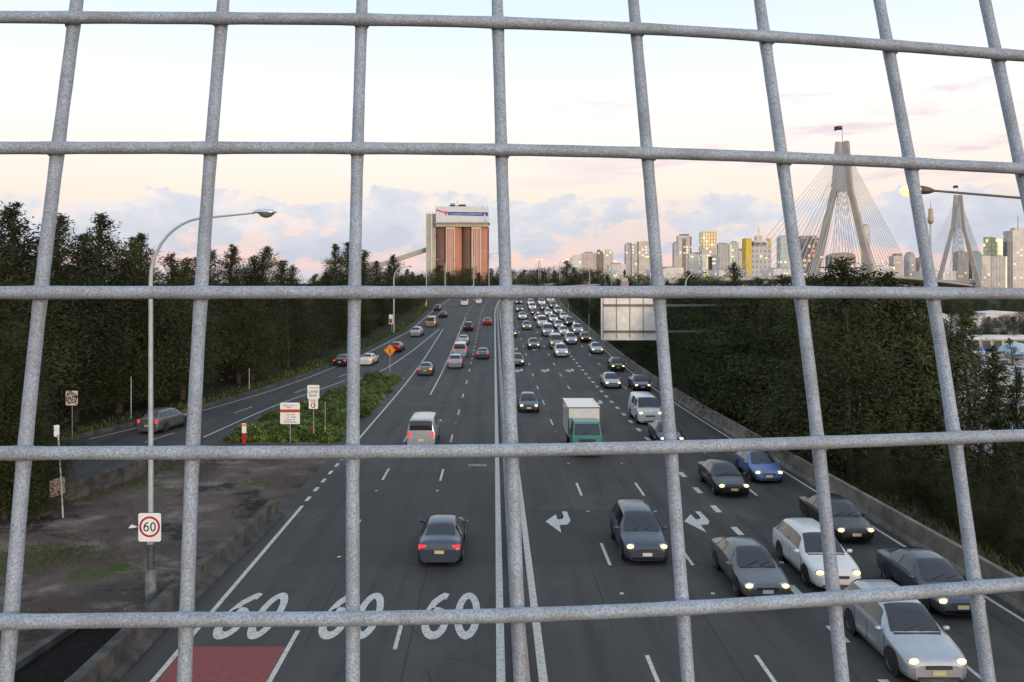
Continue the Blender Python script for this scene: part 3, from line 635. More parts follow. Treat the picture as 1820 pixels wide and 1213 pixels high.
def car_parts(kind):
    S = SHAPES[kind]; st = S['st']; parts = []; mb = MB()
    k = 10; vs_ = []
    SS = [i/3 for i in range(3*(len(st)-1)+1)]
    for s in SS:
        r = lerp_ring(st, s); vs_ += r + [(-x, y, z) for x, y, z in r[1:-1][::-1]]
    n = 18
    mb.add(vs_, [(i*n+j, (i+1)*n+j, (i+1)*n+(j+1) % n, i*n+(j+1) % n) for i in range(len(SS)-1) for j in range(n)], True)
    mb.add(vs_[:n], [tuple(range(n))]); mb.add(vs_[-n:], [tuple(range(n-1, -1, -1))])
    parts.append(('body', mb.mesh('body', PAINT['grey']), (0,0,0), 'paint', []))
    def patch(s_list, t_of, offs, name, mat_):
        m2 = MB(); rows = []
        for s in s_list:
            row = []
            for (t, sg) in t_of(s):
                p = pt(st, s, t); row.append((p[0]*sg+offs[0]*sg, p[1]+offs[1], p[2]+offs[2]))
            rows.append(row)
        c = len(rows[0]); m2.add([p for r in rows for p in r], [(i*c+j, i*c+j+1, (i+1)*c+j+1, (i+1)*c+j) for i in range(len(rows)-1) for j in range(c-1)], True)
        return (name, m2.mesh(name, mat_), (0,0,0), None, [])
    full = [(3.0, -1), (2, -1), (1, -1), (0, 1), (1, 1), (2, 1), (3.0, 1)]
    a, b = S['ws']; parts.append(patch([a+.12, a+.4, a+.7, a+1, a+1.33, a+1.67, b-.08], lambda s: full, (0, -.006, .014), 'windscreen', M_glass))
    a, b = S['rw']; parts.append(patch([a+.12, a+.33, a+.6, b-.12], lambda s: full, (0, .01, .014), 'rear_window', M_glass))
    for sg in (1, -1):
        for (s0, s1) in S['sw']:
            tt = [3.14, 3.5, 3.88]; m2 = MB(); rows = []
            for t in tt:
                f_ = (t-3.14)/.74
                a0 = s0 + (1-f_)*(.75 if s0 < 4 else .0); b0 = s1 - (1-f_)*(.18 if s1 > 7 else 0)
                row = []
                for q in range(5):
                    p = pt(st, a0+(b0-a0)*q/4, t); row.append((p[0]*sg+.012*sg, p[1], p[2]+.006))
                rows.append(row)
            m2.add([p for r in rows for p in r], [(i*5+j, i*5+j+1, (i+1)*5+j+1, (i+1)*5+j) for i in range(2) for j in range(4)], True)
            parts.append(('side_window', m2.mesh('side_window', M_glass), (0,0,0), None, []))
    wb = max(s[4] for s in st); rad = .32 if kind in ('sedan', 'hatch') else .36
    wm = MB(); prof = [(rad*.62, -.11), (rad*.9, -.11), (rad, -.07), (rad, .07), (rad*.9, .11), (rad*.62, .11)]
    wm.lathe(prof, 20); tyre = wm.mesh('wheel', M_tyre)
    for v in tyre.vertices: v.co = (v.co.z, v.co.x, v.co.y)
    rm = MB(); rm.lathe([(0, .0), (rad*.18, .01), (rad*.6, -.02), (rad*.64, .02)], 15); rimm = rm.mesh('rim', M_rim)
    for v in rimm.vertices: v.co = (v.co.z+.09, v.co.x, v.co.y)
    for yy_ in S['wy']:
        for sg in (1, -1):
            parts.append(('wheel', tyre, (sg*(wb-.095), yy_, rad), ('flip' if sg < 0 else None), [('rim', rimm)]))
    ar = MB(); n_ = 18
    ar.add([(0, 0, 0)] + [((rad+.065)*math.cos(2*math.pi*i/n_), (rad+.065)*math.sin(2*math.pi*i/n_), 0) for i in range(n_)], [(0, i+1, (i+1) % n_+1) for i in range(n_)])
    arm_ = ar.mesh('wheel_arch', M_trim)
    for v in arm_.vertices: v.co = (0, v.co.x, v.co.y)
    for yy_ in S['wy']:
        for sg in (1, -1): parts.append(('wheel_arch', arm_, (sg*(wb+.006), yy_, rad+.02), None, []))
    ds = MB().box(-.004, .004, -.008, .008, .34, st[S['ws'][0]][2]-.04).mesh('door_seam', M_trim)
    for q_ in (S['wy'][0]+.42, (S['wy'][0]+S['wy'][1])/2+.15, S['wy'][1]-.38):
        for sg in (1, -1): parts.append(('door_seam', ds, (sg*(wb+.002), q_, 0), None, []))
    f0, f1 = st[1], st[-2]; big = .1 if kind != 'van' else .13
    hm = MB(); hm.lathe([(0, -.06), (.06, -.05), (.095, -.02), (.105, 0), (.09, .03), (0, .04)], 12); hl = hm.mesh('headlight', M_head)
    for v in hl.vertices: v.co = (v.co.x*1.35, v.co.z, v.co.y*.8)
    hh_ = MB().lathe([(0, -.06), (.10, -.05), (.17, -.02), (.185, .02), (.16, .07)], 14).mesh('headlight_housing', M_head_off)
    for v in hh_.vertices: v.co = (v.co.x*1.15, v.co.z, v.co.y*.62)
    for sg in (1, -1): parts.append(('headlight_housing', hh_, (sg*(f0[4]*.76), .12, f0[2]+.02), None, [])); parts.append(('headlight', hl, (sg*(f0[4]*.80), .07, f0[2]+.02), 'head', []))
    ht = MB().tube([(-.62, st[2][0]-.2, st[2][1]+.0), (-.70, st[3][0]-.06, st[3][1]-.02)], .006, 4).mesh('bonnet_seam', M_trim)
    cw = st[S['ws'][0]]; parts.append(('cowl', MB().prism(rrect(-cw[3]*.92, cw[3]*.92, -.012, .014, .01, 2), -.05, .05).mesh('cowl', M_trim), (0, cw[0]+.02, cw[1]+.0), None, []))
    parts.append(('wiper', MB().tube([(-.35, cw[0]+.06, cw[1]+.05), (.12, cw[0]+.22, cw[1]+.15)], .010, 4).mesh('wiper', M_trim), (0, 0, 0), None, [])); parts.append(('wiper', MB().tube([(.1, cw[0]+.05, cw[1]+.05), (.52, cw[0]+.2, cw[1]+.12)], .010, 4).mesh('wiper', M_trim), (0, 0, 0), None, []))
    parts.append(('air_intake', MB().prism(rrect(-.5, .5, -.045, .045, .03, 2), -.02, .02).mesh('air_intake', M_trim), (0, .035, .37), None, []))
    parts.append(('grille_bar', MB().prism(rrect(-.36, .36, -.012, .012, .008, 2), -.02, .0).mesh('grille_bar', M_chrome), (0, -.012, st[0][2]+.015), None, []))
    for sg in (1, -1): parts.append(('fog_lamp', MB().prism(circle(.05, 10), -.02, .02).mesh('fog_lamp', M_head_off), (sg*.6, .05, .39), None, []))
    z_t = f1[2]-.08
    tm = MB().box(-.15, .15, -.06, .06, -.085, .085) if kind in ('sedan',) else MB().box(-.085, .085, -.06, .06, -.17, .17)
    tl = tm.mesh('tail_light', M_tail)
    for sg in (1, -1): parts.append(('tail_light', tl, (sg*(f1[4]*.83), f1[0]-.02, z_t), 'tail', []))
    parts.append(('number_plate', MB().box(-.19, .19, -.012, .012, -.065, .065).mesh('number_plate', M_plate), (0, -.012, .45), None, []))
    parts.append(('number_plate', MB().box(-.19, .19, -.012, .012, -.065, .065).mesh('number_plate', M_plate), (0, st[-1][0]+.03, .62), None, []))
    parts.append(('grille', MB().prism(rrect(-.38, .38, -.05, .06, .03, 2), -.02, .02).mesh('grille', M_trim), (0, .01, st[0][2]+.01), None, []))
    parts.append(('bumper', MB().prism(rrect(-.62, .62, -.09, .03, .03, 2), -.06, .05).mesh('bumper', M_trim), (0, .06, .30), None, []))
    mi = MB().lathe([(0, -.09), (.06, -.08), (.075, 0), (.06, .08), (0, .09)], 8).mesh('mirror', M_trim)
    for v in mi.vertices: v.co = (v.co.z*1.1, v.co.x*.7, v.co.y)
    ms = st[S['ws'][0]+1]
    for sg in (1, -1): parts.append(('mirror', mi, (sg*(ms[4]+.09), ms[0]-.25, ms[2]+.03), 'paint', []))
    return parts
CARS = {k: car_parts(k) for k in SHAPES}
# light truck: cab and box
def truck_parts():
    P = []; cab = MB(); sec = [(-.98, .45), (-.98, 1.35), (-.86, 2.25), (.86, 2.25), (.98, 1.35), (.98, .45)]
    cab.add([(x*.97, 0 if z < 1.4 else .38, z) for x, z in sec] + [(x, 1.75, z) for x, z in sec], [(0, 5, 4, 1), (1, 4, 3, 2), (6, 7, 8, 9, 10, 11)] + [(i, i+6, (i+1) % 6+6, (i+1) % 6) for i in range(6)])
    P.append(('cab', cab.mesh('cab', PAINT['teal']), (0,0,0), 'paint', []))
    bx = MB().box(-1.06, 1.06, 1.9, 6.4, .95, 2.95)
    P.append(('cargo_box', bx.mesh('cargo_box', PAINT['white']), (0,0,0), None, []))
    P.append(('chassis', MB().box(-.45, .45, .6, 6.3, .55, .93).mesh('chassis', M_trim), (0,0,0), None, []))
    P.append(('windscreen', MB().add([(-.86, -.0, 1.42), (.86, -.0, 1.42), (.78, .30, 2.13), (-.78, .30, 2.13)], [(0,1,2,3)]).mesh('windscreen', M_glass), (0,0,0), None, []))
    for sg in (1, -1):
        P.append(('side_window', MB().add([(sg*.99, .5, 1.4), (sg*.99, 1.45, 1.4), (sg*.895, 1.4, 2.1), (sg*.895, .7, 2.1)], [(0,1,2,3)]).mesh('side_window', M_glass), (0,0,0), None, []))
    w_ = CARS['van'][[p[0] for p in CARS['van']].index('wheel')]
    for yy_ in (.85, 4.9):
        for sg in (1, -1): P.append(('wheel', w_[1], (sg*.85, yy_, .36), ('flip' if sg < 0 else None), w_[4]))
    hl = [p for p in CARS['van'] if p[0] == 'headlight'][0][1]; tl = [p for p in CARS['van'] if p[0] == 'tail_light'][0][1]
    for sg in (1, -1): P.append(('headlight', hl, (sg*.72, .0, .8), 'head', [])); P.append(('tail_light', tl, (sg*.85, 6.4, .85), 'tail', []))
    for xx in (-1.07, 1.07):
        P.append(('box_frame', MB().box(xx-.03, xx+.03, 1.87, 1.95, .94, 2.97).mesh('box_frame', M_chrome), (0,0,0), None, [])); P.append(('box_frame', MB().box(xx-.03, xx+.03, 6.36, 6.44, .94, 2.97).mesh('box_frame', M_chrome), (0,0,0), None, []))
        P.append(('box_frame', MB().box(xx-.032, xx+.032, 1.96, 6.35, 2.90, 2.98).mesh('box_frame', M_chrome), (0,0,0), None, []))
        P.append(('mirror', MB().box(xx*1.02-.06, xx*1.02+.06, .28, .36, 1.45, 1.85).mesh('mirror', M_trim), (0,0,0), None, [])); P.append(('mirror_arm', MB().tube([(xx*.88, .4, 1.6), (xx, .32, 1.65)], .02, 5).mesh('mirror_arm', M_trim), (0,0,0), None, []))
    P.append(('box_frame', MB().box(-1.03, 1.03, 1.872, 1.95, 2.90, 2.975).mesh('box_frame', M_chrome), (0,0,0), None, []))
    P.append(('grille', MB().prism(rrect(-.55, .55, -.09, .09, .03, 2), -.02, .02).mesh('grille', M_trim), (0, -.005, 1.08), None, [])); P.append(('wiper', MB().tube([(-.4, .0, 1.45), (.15, .1, 1.72)], .014, 4).mesh('wiper', M_trim), (0,-.02,0), None, []))
    for sg in (1, -1): P.append(('door_seam', MB().box(-.004, .004, -.01, .01, .5, 1.33).mesh('door_seam', M_trim), (sg*.984, 1.5, 0), None, []))
    P.append(('bumper', MB().prism(rrect(-.95, .95, -.14, .1, .04, 2), -.08, .05).mesh('bumper', M_trim), (0, 0, .5), None, []))
    P.append(('number_plate', MB().box(-.19, .19, -.012, .012, -.065, .065).mesh('number_plate', M_plate), (0, -.1, .5), None, []))
    return P
CARS['truck'] = truck_parts()
NAMES = {'sedan': 'sedan_car', 'hatch': 'hatchback_car', 'wagon': 'station_wagon', 'van': 'delivery_van', 'truck': 'box_truck'}
def vehicle(kind, X, Y, pnt, label, group, away=False, lit=True, z=None, yaw=0.0, cat=None, rear_on=None, few=False):
    """Y is where the end nearest the viewer stands"""
    zz_ = cz(Y+2) if z is None else z
    t = empty(NAMES[kind], (X, Y, zz_), 0, label, cat or {'van': 'van', 'truck': 'truck'}.get(kind, 'car'), group)
    L = SHAPES[kind]['L'] if kind in SHAPES else 6.4
    sl_ = 0 if z is not None else math.atan2(cz(Y+6)-cz(Y), 6)
    if away: t.rotation_euler = (-sl_, 0, math.pi+yaw); t.location.y = Y+L
    else: t.rotation_euler = (sl_, 0, yaw)
    if away: t.location.z = zz_ + sl_*L*.5
    for nm, me, loc, role, sub in CARS[kind]:
        if few and nm in ('wheel_arch', 'door_seam', 'number_plate', 'grille', 'bumper', 'mirror', 'headlight_housing', 'cowl', 'wiper', 'air_intake', 'grille_bar', 'fog_lamp'): continue
        o = inst(nm, me, t, loc, (0, 0, math.pi) if role == 'flip' else (0, 0, 0))
        m_ = None
        if role == 'paint': m_ = PAINT[pnt]
        elif nm == 'number_plate' and sum(map(ord, label)) % 3 == 0: m_ = M_signw0
        elif role == 'head' and (not lit or away): m_ = M_head_off
        elif role == 'tail' and (not lit or not away): m_ = M_tail_off
        if role == 'tail' and rear_on == 'ind' and loc[0] < 0: m_ = M_ind
        if m_ is not None: o.material_slots[0].link = 'OBJECT'; o.material_slots[0].material = m_
        if not few:
            for sn, sme in sub: inst(sn, sme, o)
    return t
GO = 'oncoming traffic with lit headlights'; GA = 'traffic driving away with red tail lights'; GRm = 'cars on the merging ramp'
for a in [
 ('wagon', 12.55, 23.3, 'silver', 'silver wagon nearest the viewer, at the bottom right corner of the road'),
 ('wagon', 12.7, 30.4, 'white', 'white wagon with dark purple windscreen right behind the nearest silver wagon'),
 ('sedan', 15.9, 28.0, 'slate', 'dark grey-blue sedan in the barrier lane, nearest car to the concrete barrier'),
 ('sedan', 15.8, 36.0, 'black', 'black sedan in the barrier lane beside the white wagon'),
 ('hatch', 15.6, 46.8, 'blue', 'blue hatchback in the barrier lane'),
 ('sedan', 12.75, 43.8, 'black', 'black sedan in the fourth lane beside the blue hatchback'),
 ('sedan', 9.75, 29.4, 'grey', 'dark grey sedan with bright headlights left of the thick dashes'),
 ('wagon', 6.2, 33.4, 'slate', 'dark slate wagon over the bent arrow in the second lane'),
 ('truck', 6.1, 54.0, 'teal', 'small box truck with white cargo box and teal cab'),
 ('hatch', 3.05, 72.0, 'slate', 'dark blue-grey hatchback alone in the lane beside the median'),
 ('van', 12.5, 66.0, 'white', 'large white van in the fourth lane ahead of the silver sedan'),
 ('sedan', 12.3, 57.0, 'navy', 'navy sedan right in front of the large white van'),
 ('sedan', 15.5, 86.0, 'navy', 'navy sedan in the barrier lane behind the large white van'),
 ('sedan', 12.7, 88.0, 'silver', 'silver sedan following the large white van'),
 ('hatch', 15.5, 103.0, 'black', 'dark hatchback with bright headlights in the barrier lane behind the silver sedan'),
 ('sedan', 15.3, 122.0, 'silver', 'silver sedan beside the barrier near the big sign back'),
 ('wagon', 9.7, 118.0, 'white', 'white wagon at the head of the packed queue in the third lane'),
 ('wagon', 12.6, 134.0, 'silver', 'silver wagon beside the white wagon at the head of the queue'),
 ('van', 9.7, 128.0, 'gold', 'pale champagne van tailgating the white wagon in the queue'),
 ('sedan', 6.2, 128.0, 'grey', 'grey sedan alone in the second lane halfway up the climb'),
 ('sedan', 3.05, 108.0, 'grey', 'grey sedan half hidden by the fourth wire in the lane beside the median'),
 ('hatch', 3.1, 145.0, 'black', 'black hatchback half hidden by the fourth wire on the climb'),
]:
    vehicle(a[0], a[1], a[2], a[3], a[4], GO, few=a[2] > 110)
rr = random.Random(5)
for li, (x, ys_) in enumerate(((3.1, (172, 196, 222, 250)), (6.3, (158, 181, 203, 230, 262)), (9.6, (146, 163, 178, 192, 208, 226, 246, 270)), (12.6, (148, 160, 174, 190, 207, 226, 248, 275)), (15.3, (137, 150, 165, 180, 196, 214, 236, 262)))):
    for Y in ys_:
        vehicle(rr.choice(['sedan', 'hatch', 'wagon', 'sedan', 'van']), x + cxo(Y), Y, rr.choice(['silver', 'white', 'grey', 'black', 'silver', 'gold', 'navy']),
            'small far-off vehicle with lit headlights in the queue coming over the crest', 'far queue of oncoming traffic', few=True)
for a in [
 ('sedan', -2.2, 33.2, 'slate', 'dark slate sedan nearest on the left carriageway, just past the road figures', None),
 ('van', -5.0, 56.5, 'silver', 'silver van in the middle lane of the left carriageway', None),
 ('sedan', -1.6, 116.0, 'grey', 'grey sedan with red tail lights in the lane beside the median', None),
 ('sedan', -1.4, 168.0, 'red', 'small red car far up the lane beside the median', None),
 ('wagon', -5.0, 106.0, 'silver', 'silver wagon at the tail of the middle-lane line, left carriageway', None),
 ('van', -4.9, 118.0, 'white', 'white van ahead of the silver wagon in the middle lane', None),
 ('sedan', -5.0, 134.0, 'silver', 'silver sedan with red lights ahead of the white van', None),
 ('wagon', -4.9, 156.0, 'black', 'black wagon at the front of the middle-lane line', None),
 ('sedan', -8.3, 99.0, 'grey', 'grey sedan with one amber indicator beside the painted gore', 'ind'),
 ('van', -8.6, 226.0, 'white', 'white van far up the left carriageway near the crest', None),
 ('hatch', -5.0, 232.0, 'white', 'white hatchback far up the middle lane near the crest', None),
 ('sedan', -1.6, 262.0, 'red', 'tiny red car at the crest beside the median', None),
]:
    vehicle(a[0], a[1]+cxo(a[2]), a[2], a[3], a[4], GA, away=True, rear_on=a[5], few=a[2] > 110)
for kind, X, Y, p, lb, ind in [
 ('wagon', -25.2, 62, 'grey', 'grey wagon on the ramp behind the tall curved lamp post', None), ('sedan', -27.6, 49.5, 'grey', 'dark grey sedan on the near end of the ramp beside the low wall', None),
 ('sedan', -16.6, 109, 'white', 'white sedan on the ramp beside the orange warning sign', 'ind'), ('hatch', -14.6, 124, 'red', 'red hatchback on the ramp beyond the orange warning sign', None), ('sedan', -19.8, 108, 'black', 'black sedan on the outer lane of the ramp beside the orange sign', None),
 ('wagon', -13.6, 146, 'silver', 'silver wagon merging at the tip of the painted gore', None), ('van', -12.5, 164, 'gold', 'pale van with amber indicator at the end of the ramp', 'ind'), ('sedan', -11.6, 186, 'black', 'black sedan leading the cars off the ramp', None), ('hatch', -14.3, 206, 'black', 'black hatchback near the kerb at the far end of the ramp', None)]:
    yaw = math.atan2(rampL(Y+5)-rampL(Y), 5)
    yaw = -(math.atan2((rampL(Y+5)+rampR(Y+5)-rampL(Y)-rampR(Y))/2, 5)) if Y < 170 else 0
    vehicle(kind, X+cxo(Y), Y, p, lb, GRm, away=True, rear_on=ind, yaw=yaw, few=Y > 110)
# parked cars in the yard
rr = random.Random(9)
for i in range(60):
    x = rr.uniform(1600, 1850); y = rr.choice([640, 655, 668, 690, 705, 725, 745, 770]) + rr.uniform(-3, 3); Y = F*18.4/(y-VY)
    if pxX(x, Y) < 54: continue
    vehicle(rr.choice(['sedan', 'hatch', 'wagon', 'van']), pxX(x, Y), Y, rr.choice(['white', 'silver', 'white', 'gold', 'red', 'grey']), 'parked vehicle seen through the thin trees in the yard below', 'vehicles parked in the yard', lit=False, z=-6.9, yaw=rr.choice([1.2, 1.35, -1.8]), few=True)
vehicle('van', pxX(1635, 142), 142, 'red', 'red van parked in the yard behind the thin trees', None, lit=False, z=-6.9, yaw=1.3, few=True)

# ------------------------------------------------------------------ street lamps
M_galv = mat('galvanised_steel', (.36, .38, .40), .5, .5, var=.15, scale=3)
M_galv_w = mat('painted_pole', (.42, .46, .47), .5, .2, var=.12, scale=2)
M_pole_base = mat('pole_sleeve', (.16, .17, .18), .7, .2, var=.35, scale=3)
M_lamp = mat('sodium_lamp_lit', (1, .8, .5), .4, var=0, emit=(1, .40, .07), es=4.2)
M_lens_off = mat('lamp_lens', (.16, .15, .13), .15, .1, var=.2)
M_lampcase = mat('lamp_casing', (.62, .66, .68), .25, .6, var=.1)
def curved_lamp(name, X, Y, z0, top, reach, sgn, label, group=None, lit=False, r=.095, base=False, bulge=1.0, straight=None, nseg=10):
    """curved-neck street lamp; sgn is the side the arm reaches to"""
    t = empty(name, (X, Y, z0), 0, label, 'street lamp', group); h = top-z0; bh = min(2.2*bulge, h*.4); bl = min(1.9*bulge, reach*.6)
    path = [(0, 0, 0), (0, 0, h*.5), (0, 0, h-bh)]
    for i in range(1, nseg+1):
        q = math.pi/2*i/nseg; path.append((sgn*bl*(1-math.cos(q)), 0, h-bh+bh*.93*math.sin(q)))
    path.append((sgn*reach, 0, h))
    rad = [r*1.15, r, r*.85] + [r*.8-(r*.35)*i/nseg for i in range(1, nseg+1)] + [r*.35]
    MB().tube(path, rad, 10).build('pole', M_galv_w, t)
    hd = MB(); vs_ = []; n = 12; Ln = .82
    for i in range(7):
        u = i/6; w_ = .19*math.sin(math.pi*(.12+.82*u))**.7; hh = .14*math.sin(math.pi*(.1+.85*u))**.7
        for j in range(n):
            q = 2*math.pi*j/n; vs_.append((sgn*(reach-.05+Ln*u), w_*math.cos(q), h+.02+max(-.02, hh*math.sin(q))))
    hd.add(vs_, [(i*n+j, i*n+(j+1) % n, (i+1)*n+(j+1) % n, (i+1)*n+j) for i in range(6) for j in range(n)] + [tuple(range(n)), tuple(range(7*n-1, 6*n-1, -1))], True)
    hd.build('lamp_head', M_lampcase, t)
    ln = MB(); vs_ = []
    for i in range(6):
        u = .22+.7*i/5; w_ = .17*math.sin(math.pi*(.1+.85*u))**.6; hh = .17*math.sin(math.pi*i/5)**.6
        for j in range(9):
            q = math.pi + math.pi*j/8; vs_.append((sgn*(reach-.05+Ln*u), w_*math.cos(q), h-.003+hh*math.sin(q)))
    ln.add(vs_, [(i*9+j, i*9+j+1, (i+1)*9+j+1, (i+1)*9+j) for i in range(5) for j in range(8)], True)
    ln.build('lens', M_lamp if lit else M_lens_off, t)
    if base:
        MB().tube([(0, 0, -.05), (0, 0, 1.3), (0, 0, 1.45)], [.19, .18, .13], 12).build('base_sleeve', M_pole_base, t)
        MB().tube([(0, 0, 1.45), (0, 0, 2.6)], [.125, .12], 12).build('lower_sleeve', mat('dark_sleeve', (.07, .08, .09), .6, .3, var=.2), t)
    return t
p = at(268, 380, 28.9)
lampL = curved_lamp('street_lamp', p.x, 28.9, -.03, at(0, 379, 28.9).z, pxX(452, 28.9)-p.x, 1, 'tall grey curved street lamp, unlit, rising from the gravel lot', 'street lamps', base=True, bulge=1.05, r=.085)
lampR_top = at(1640, 339, 25.0)
tR = empty('street_lamp', (19.6, 25.0, 0), 0, 'lit street lamp reaching in on a thin arm from the right edge', 'street lamp', 'street lamps')
zt = lampR_top.z
MB().tube([(0, 0, -1), (0, 0, 7), (0, 0, zt-1.3)], [.13, .11, .09], 10).build('pole', M_galv_w, tR)
hx = lampR_top.x-19.6
MB().tube([(0, 0, zt-1.3), (-.15, 0, zt-.75), (-.6, 0, zt-.52), (-3.0, 0, zt-.28), (hx+.25, 0, zt)], [.09, .08, .05, .038, .034], 8).build('arm', mat('arm_dark', (.12, .11, .10), .6, .3, var=.1), tR)
MB().tube([(hx+.34, 0, zt-.01), (hx+.2, 0, zt), (hx+.06, 0, zt+.01), (hx-.06, 0, zt+.02), (hx-.1, 0, zt+.02)], [.045, .10, .125, .13, .11], 10).build('lamp_head', mat('lamp_hood', (.10, .085, .07), .5, .2, var=.1), tR)
MB().tube([(hx-.09, 0, zt+.02), (hx-.18, 0, zt+.01), (hx-.36, 0, zt), (hx-.56, 0, zt-.01), (hx-.68, 0, zt-.01)], [.10, .16, .18, .15, .03], 12).build('lens', M_lamp, tR)
# plain poles far away (unlit)
for x, yt, Y, sg, lb in [(700, 474, 152, 1, 'curved grey street lamp in front of the trees left of the silo'), (758, 462, 232, 1, 'thin street lamp in line with the cream annex of the silo'), (791, 461, 255, 1, 'thin street lamp before the left striped columns of the silo'),
                         (842, 448, 250, 1, 'thin street lamp before the right striped columns of the silo'), (869, 450, 275, 1, 'thin street lamp at the right-hand edge of the silo'), (1048, 476, 285, -1, 'thin street lamp above the olive trees right of the road'), (1218, 484, 128, 1, 'curved pale street lamp rising from the trees behind the sign gantry')]:
    p = at(x, yt, Y); curved_lamp('street_lamp', p.x, Y, gz(p.x, Y), p.z, 2.6, sg, lb, 'far unlit street lamps', r=.13, nseg=5)
# lit lamps along the far roadway and the bridge deck
for x, y, Y, sg in [(955, 461, 360, 1), (962, 461, 372, -1), (1000, 463, 352, -1), (1008, 460, 395, 1), (1092, 463, 330, -1), (1150, 456, 310, 1), (1230, 456, 430, 1), (1302, 456, 450, -1), (1362, 458, 520, -1), (1460, 457, 520, 1), (1500, 460, 560, -1), (1568, 464, 640, -1), (1597, 467, 690, -1), (1622, 471, 740, -1), (1645, 475, 770, -1), (1668, 480, 800, -1), (1685, 485, 850, -1), (1705, 491, 900, -1), (1725, 497, 960, -1), (1745, 501, 1000, -1), (1776, 506, 1060, -1)]:
    p = at(x, y, Y)
    t = empty('street_lamp', (p.x+sg*1.2, Y, p.z-12.5), 0, 'far street lamp with a glowing orange light along the roadway to the bridge', 'street lamp', 'far lit street lamps')
    MB().tube([(0, 0, -4), (0, 0, 11.2), (-sg*.25, 0, 12.2), (-sg*.8, 0, 12.55)], [.16, .12, .1, .08], 6).build('pole', M_galv, t)
    s_ = Y/520.0
    MB().lathe([(0, -.42), (.46, -.34), (.70, 0), (.55, .16), (0, .2)], 10, (-sg*1.2, 0, 12.5)).build('lens', M_lamp, t)
    MB().lathe([(0, .42), (.46, .34), (.76, .16), (.75, .05)], 10, (-sg*1.2, 0, 12.5)).build('lamp_hood', M_galv, t)

# ------------------------------------------------------------------ signs
M_signw = mat('sign_white', (.86, .85, .82), .45, var=.06, scale=4); M_signback = mat('sign_back', (.74, .71, .67), .5, .2, var=.1, scale=2)
M_sred = mat('sign_red', (.42, .015, .03), .5, var=.05); M_sblk = mat('sign_black', (.015, .015, .015), .6, var=.05)
M_sor = mat('sign_orange', (.80, .24, .01), .5, var=.06); M_sband = mat('sign_orange_red', (.52, .06, .01), .5, var=.05); M_text = mat('sign_text', (.16, .155, .15), .6, var=.1)
def text_mesh(txt, size, m_, name='lettering', align='CENTER'):
    cu = bpy.data.curves.new('lettering', 'FONT'); cu.body = txt; cu.size = size; cu.align_x = align; cu.align_y = 'CENTER'; cu.resolution_u = 2; cu.extrude = .0015
    o = bpy.data.objects.new('lettering', cu); C.objects.link(o); dg = bpy.context.evaluated_depsgraph_get()
    me = bpy.data.meshes.new_from_object(o.evaluated_get(dg)); bpy.data.objects.remove(o); me.materials.clear(); me.materials.append(m_); me.name = name
    return me
def ring_mesh(r0, r1, y, m_, n=32):
    mb = MB(); v = [(r*math.cos(2*math.pi*i/n), y, r*math.sin(2*math.pi*i/n)) for r in (r0, r1) for i in range(n)]
    return mb.add(v, [(i, (i+1) % n, n+(i+1) % n, n+i) for i in range(n)]).mesh('red_ring', m_)
def speed_sign(X, Y, zc, w_, h_, label, group, ppole=None, post=True, zb=0):
    t = empty('speed_sign', (X, Y, zc), 0, label, 'road sign', group)
    MB().prism(rrect(-w_/2, w_/2, -h_/2, h_/2, w_*.08), -.01, .01).build('sign_plate', M_signw, t)
    rg = w_*.465
    o = inst('red_ring', ring_mesh(rg*.80, rg, -.013, M_sred), t, (0, 0, h_*.02))
    flat60(MB(), 0, -w_*.21, w_*.46, w_*.42, .13, lambda u, v: (u, -.014, v+h_*.02)).build('speed_figures', M_sblk, t)
    if post: MB().tube([(0, .06, zb-zc), (0, .06, h_*.35)], .03, 8).build('post', M_galv, t)
    else: MB().box(-.1, .1, .012, .16, -h_*.62, -h_*.5).build('clamp', M_galv, t)
    return t
p = at(267, 937, 28.7); speed_sign(p.x, 28.66, p.z, .78, .98, 'speed sign 60 fixed to the tall curved lamp post', 'speed limit signs', post=False)
p = at(127.5, 708, 59.5); speed_sign(p.x, 59.5, p.z, .86, 1.05, 'smaller-looking speed sign 60 beyond the ramp, before the dark trees', 'speed limit signs', zb=gz(p.x, 59.5))
# edge-on sign post on the lot
p = at(112, 920, 40.2); tz = at(0, 755, 40.2).z
t = empty('sign_post', (p.x, 40.2, 0), 0, 'leaning grey post with two sign plates seen edge-on, by the low ramp wall', 'road sign')
MB().tube([(0, 0, 0), (-.12, 0, tz*.5), (-.27, 0, tz)], .045, 8).build('post', M_galv_w, t)
MB().prism(rrect(-.13, .13, -.28, .28, .03), -.01, .01).build('sign_plate', M_signw, t, (-.28, -.06, tz-.3)).rotation_euler = (0, 0, R(0))
o = MB().prism(rrect(-.45, .45, -.42, .42, .05), -.01, .01).build('sign_plate', mat('sign_pale_pink', (.36, .27, .255), .5, var=.04), t, (-.25, -.05, 1.5)); o.rotation_euler = (0, 0, R(72))
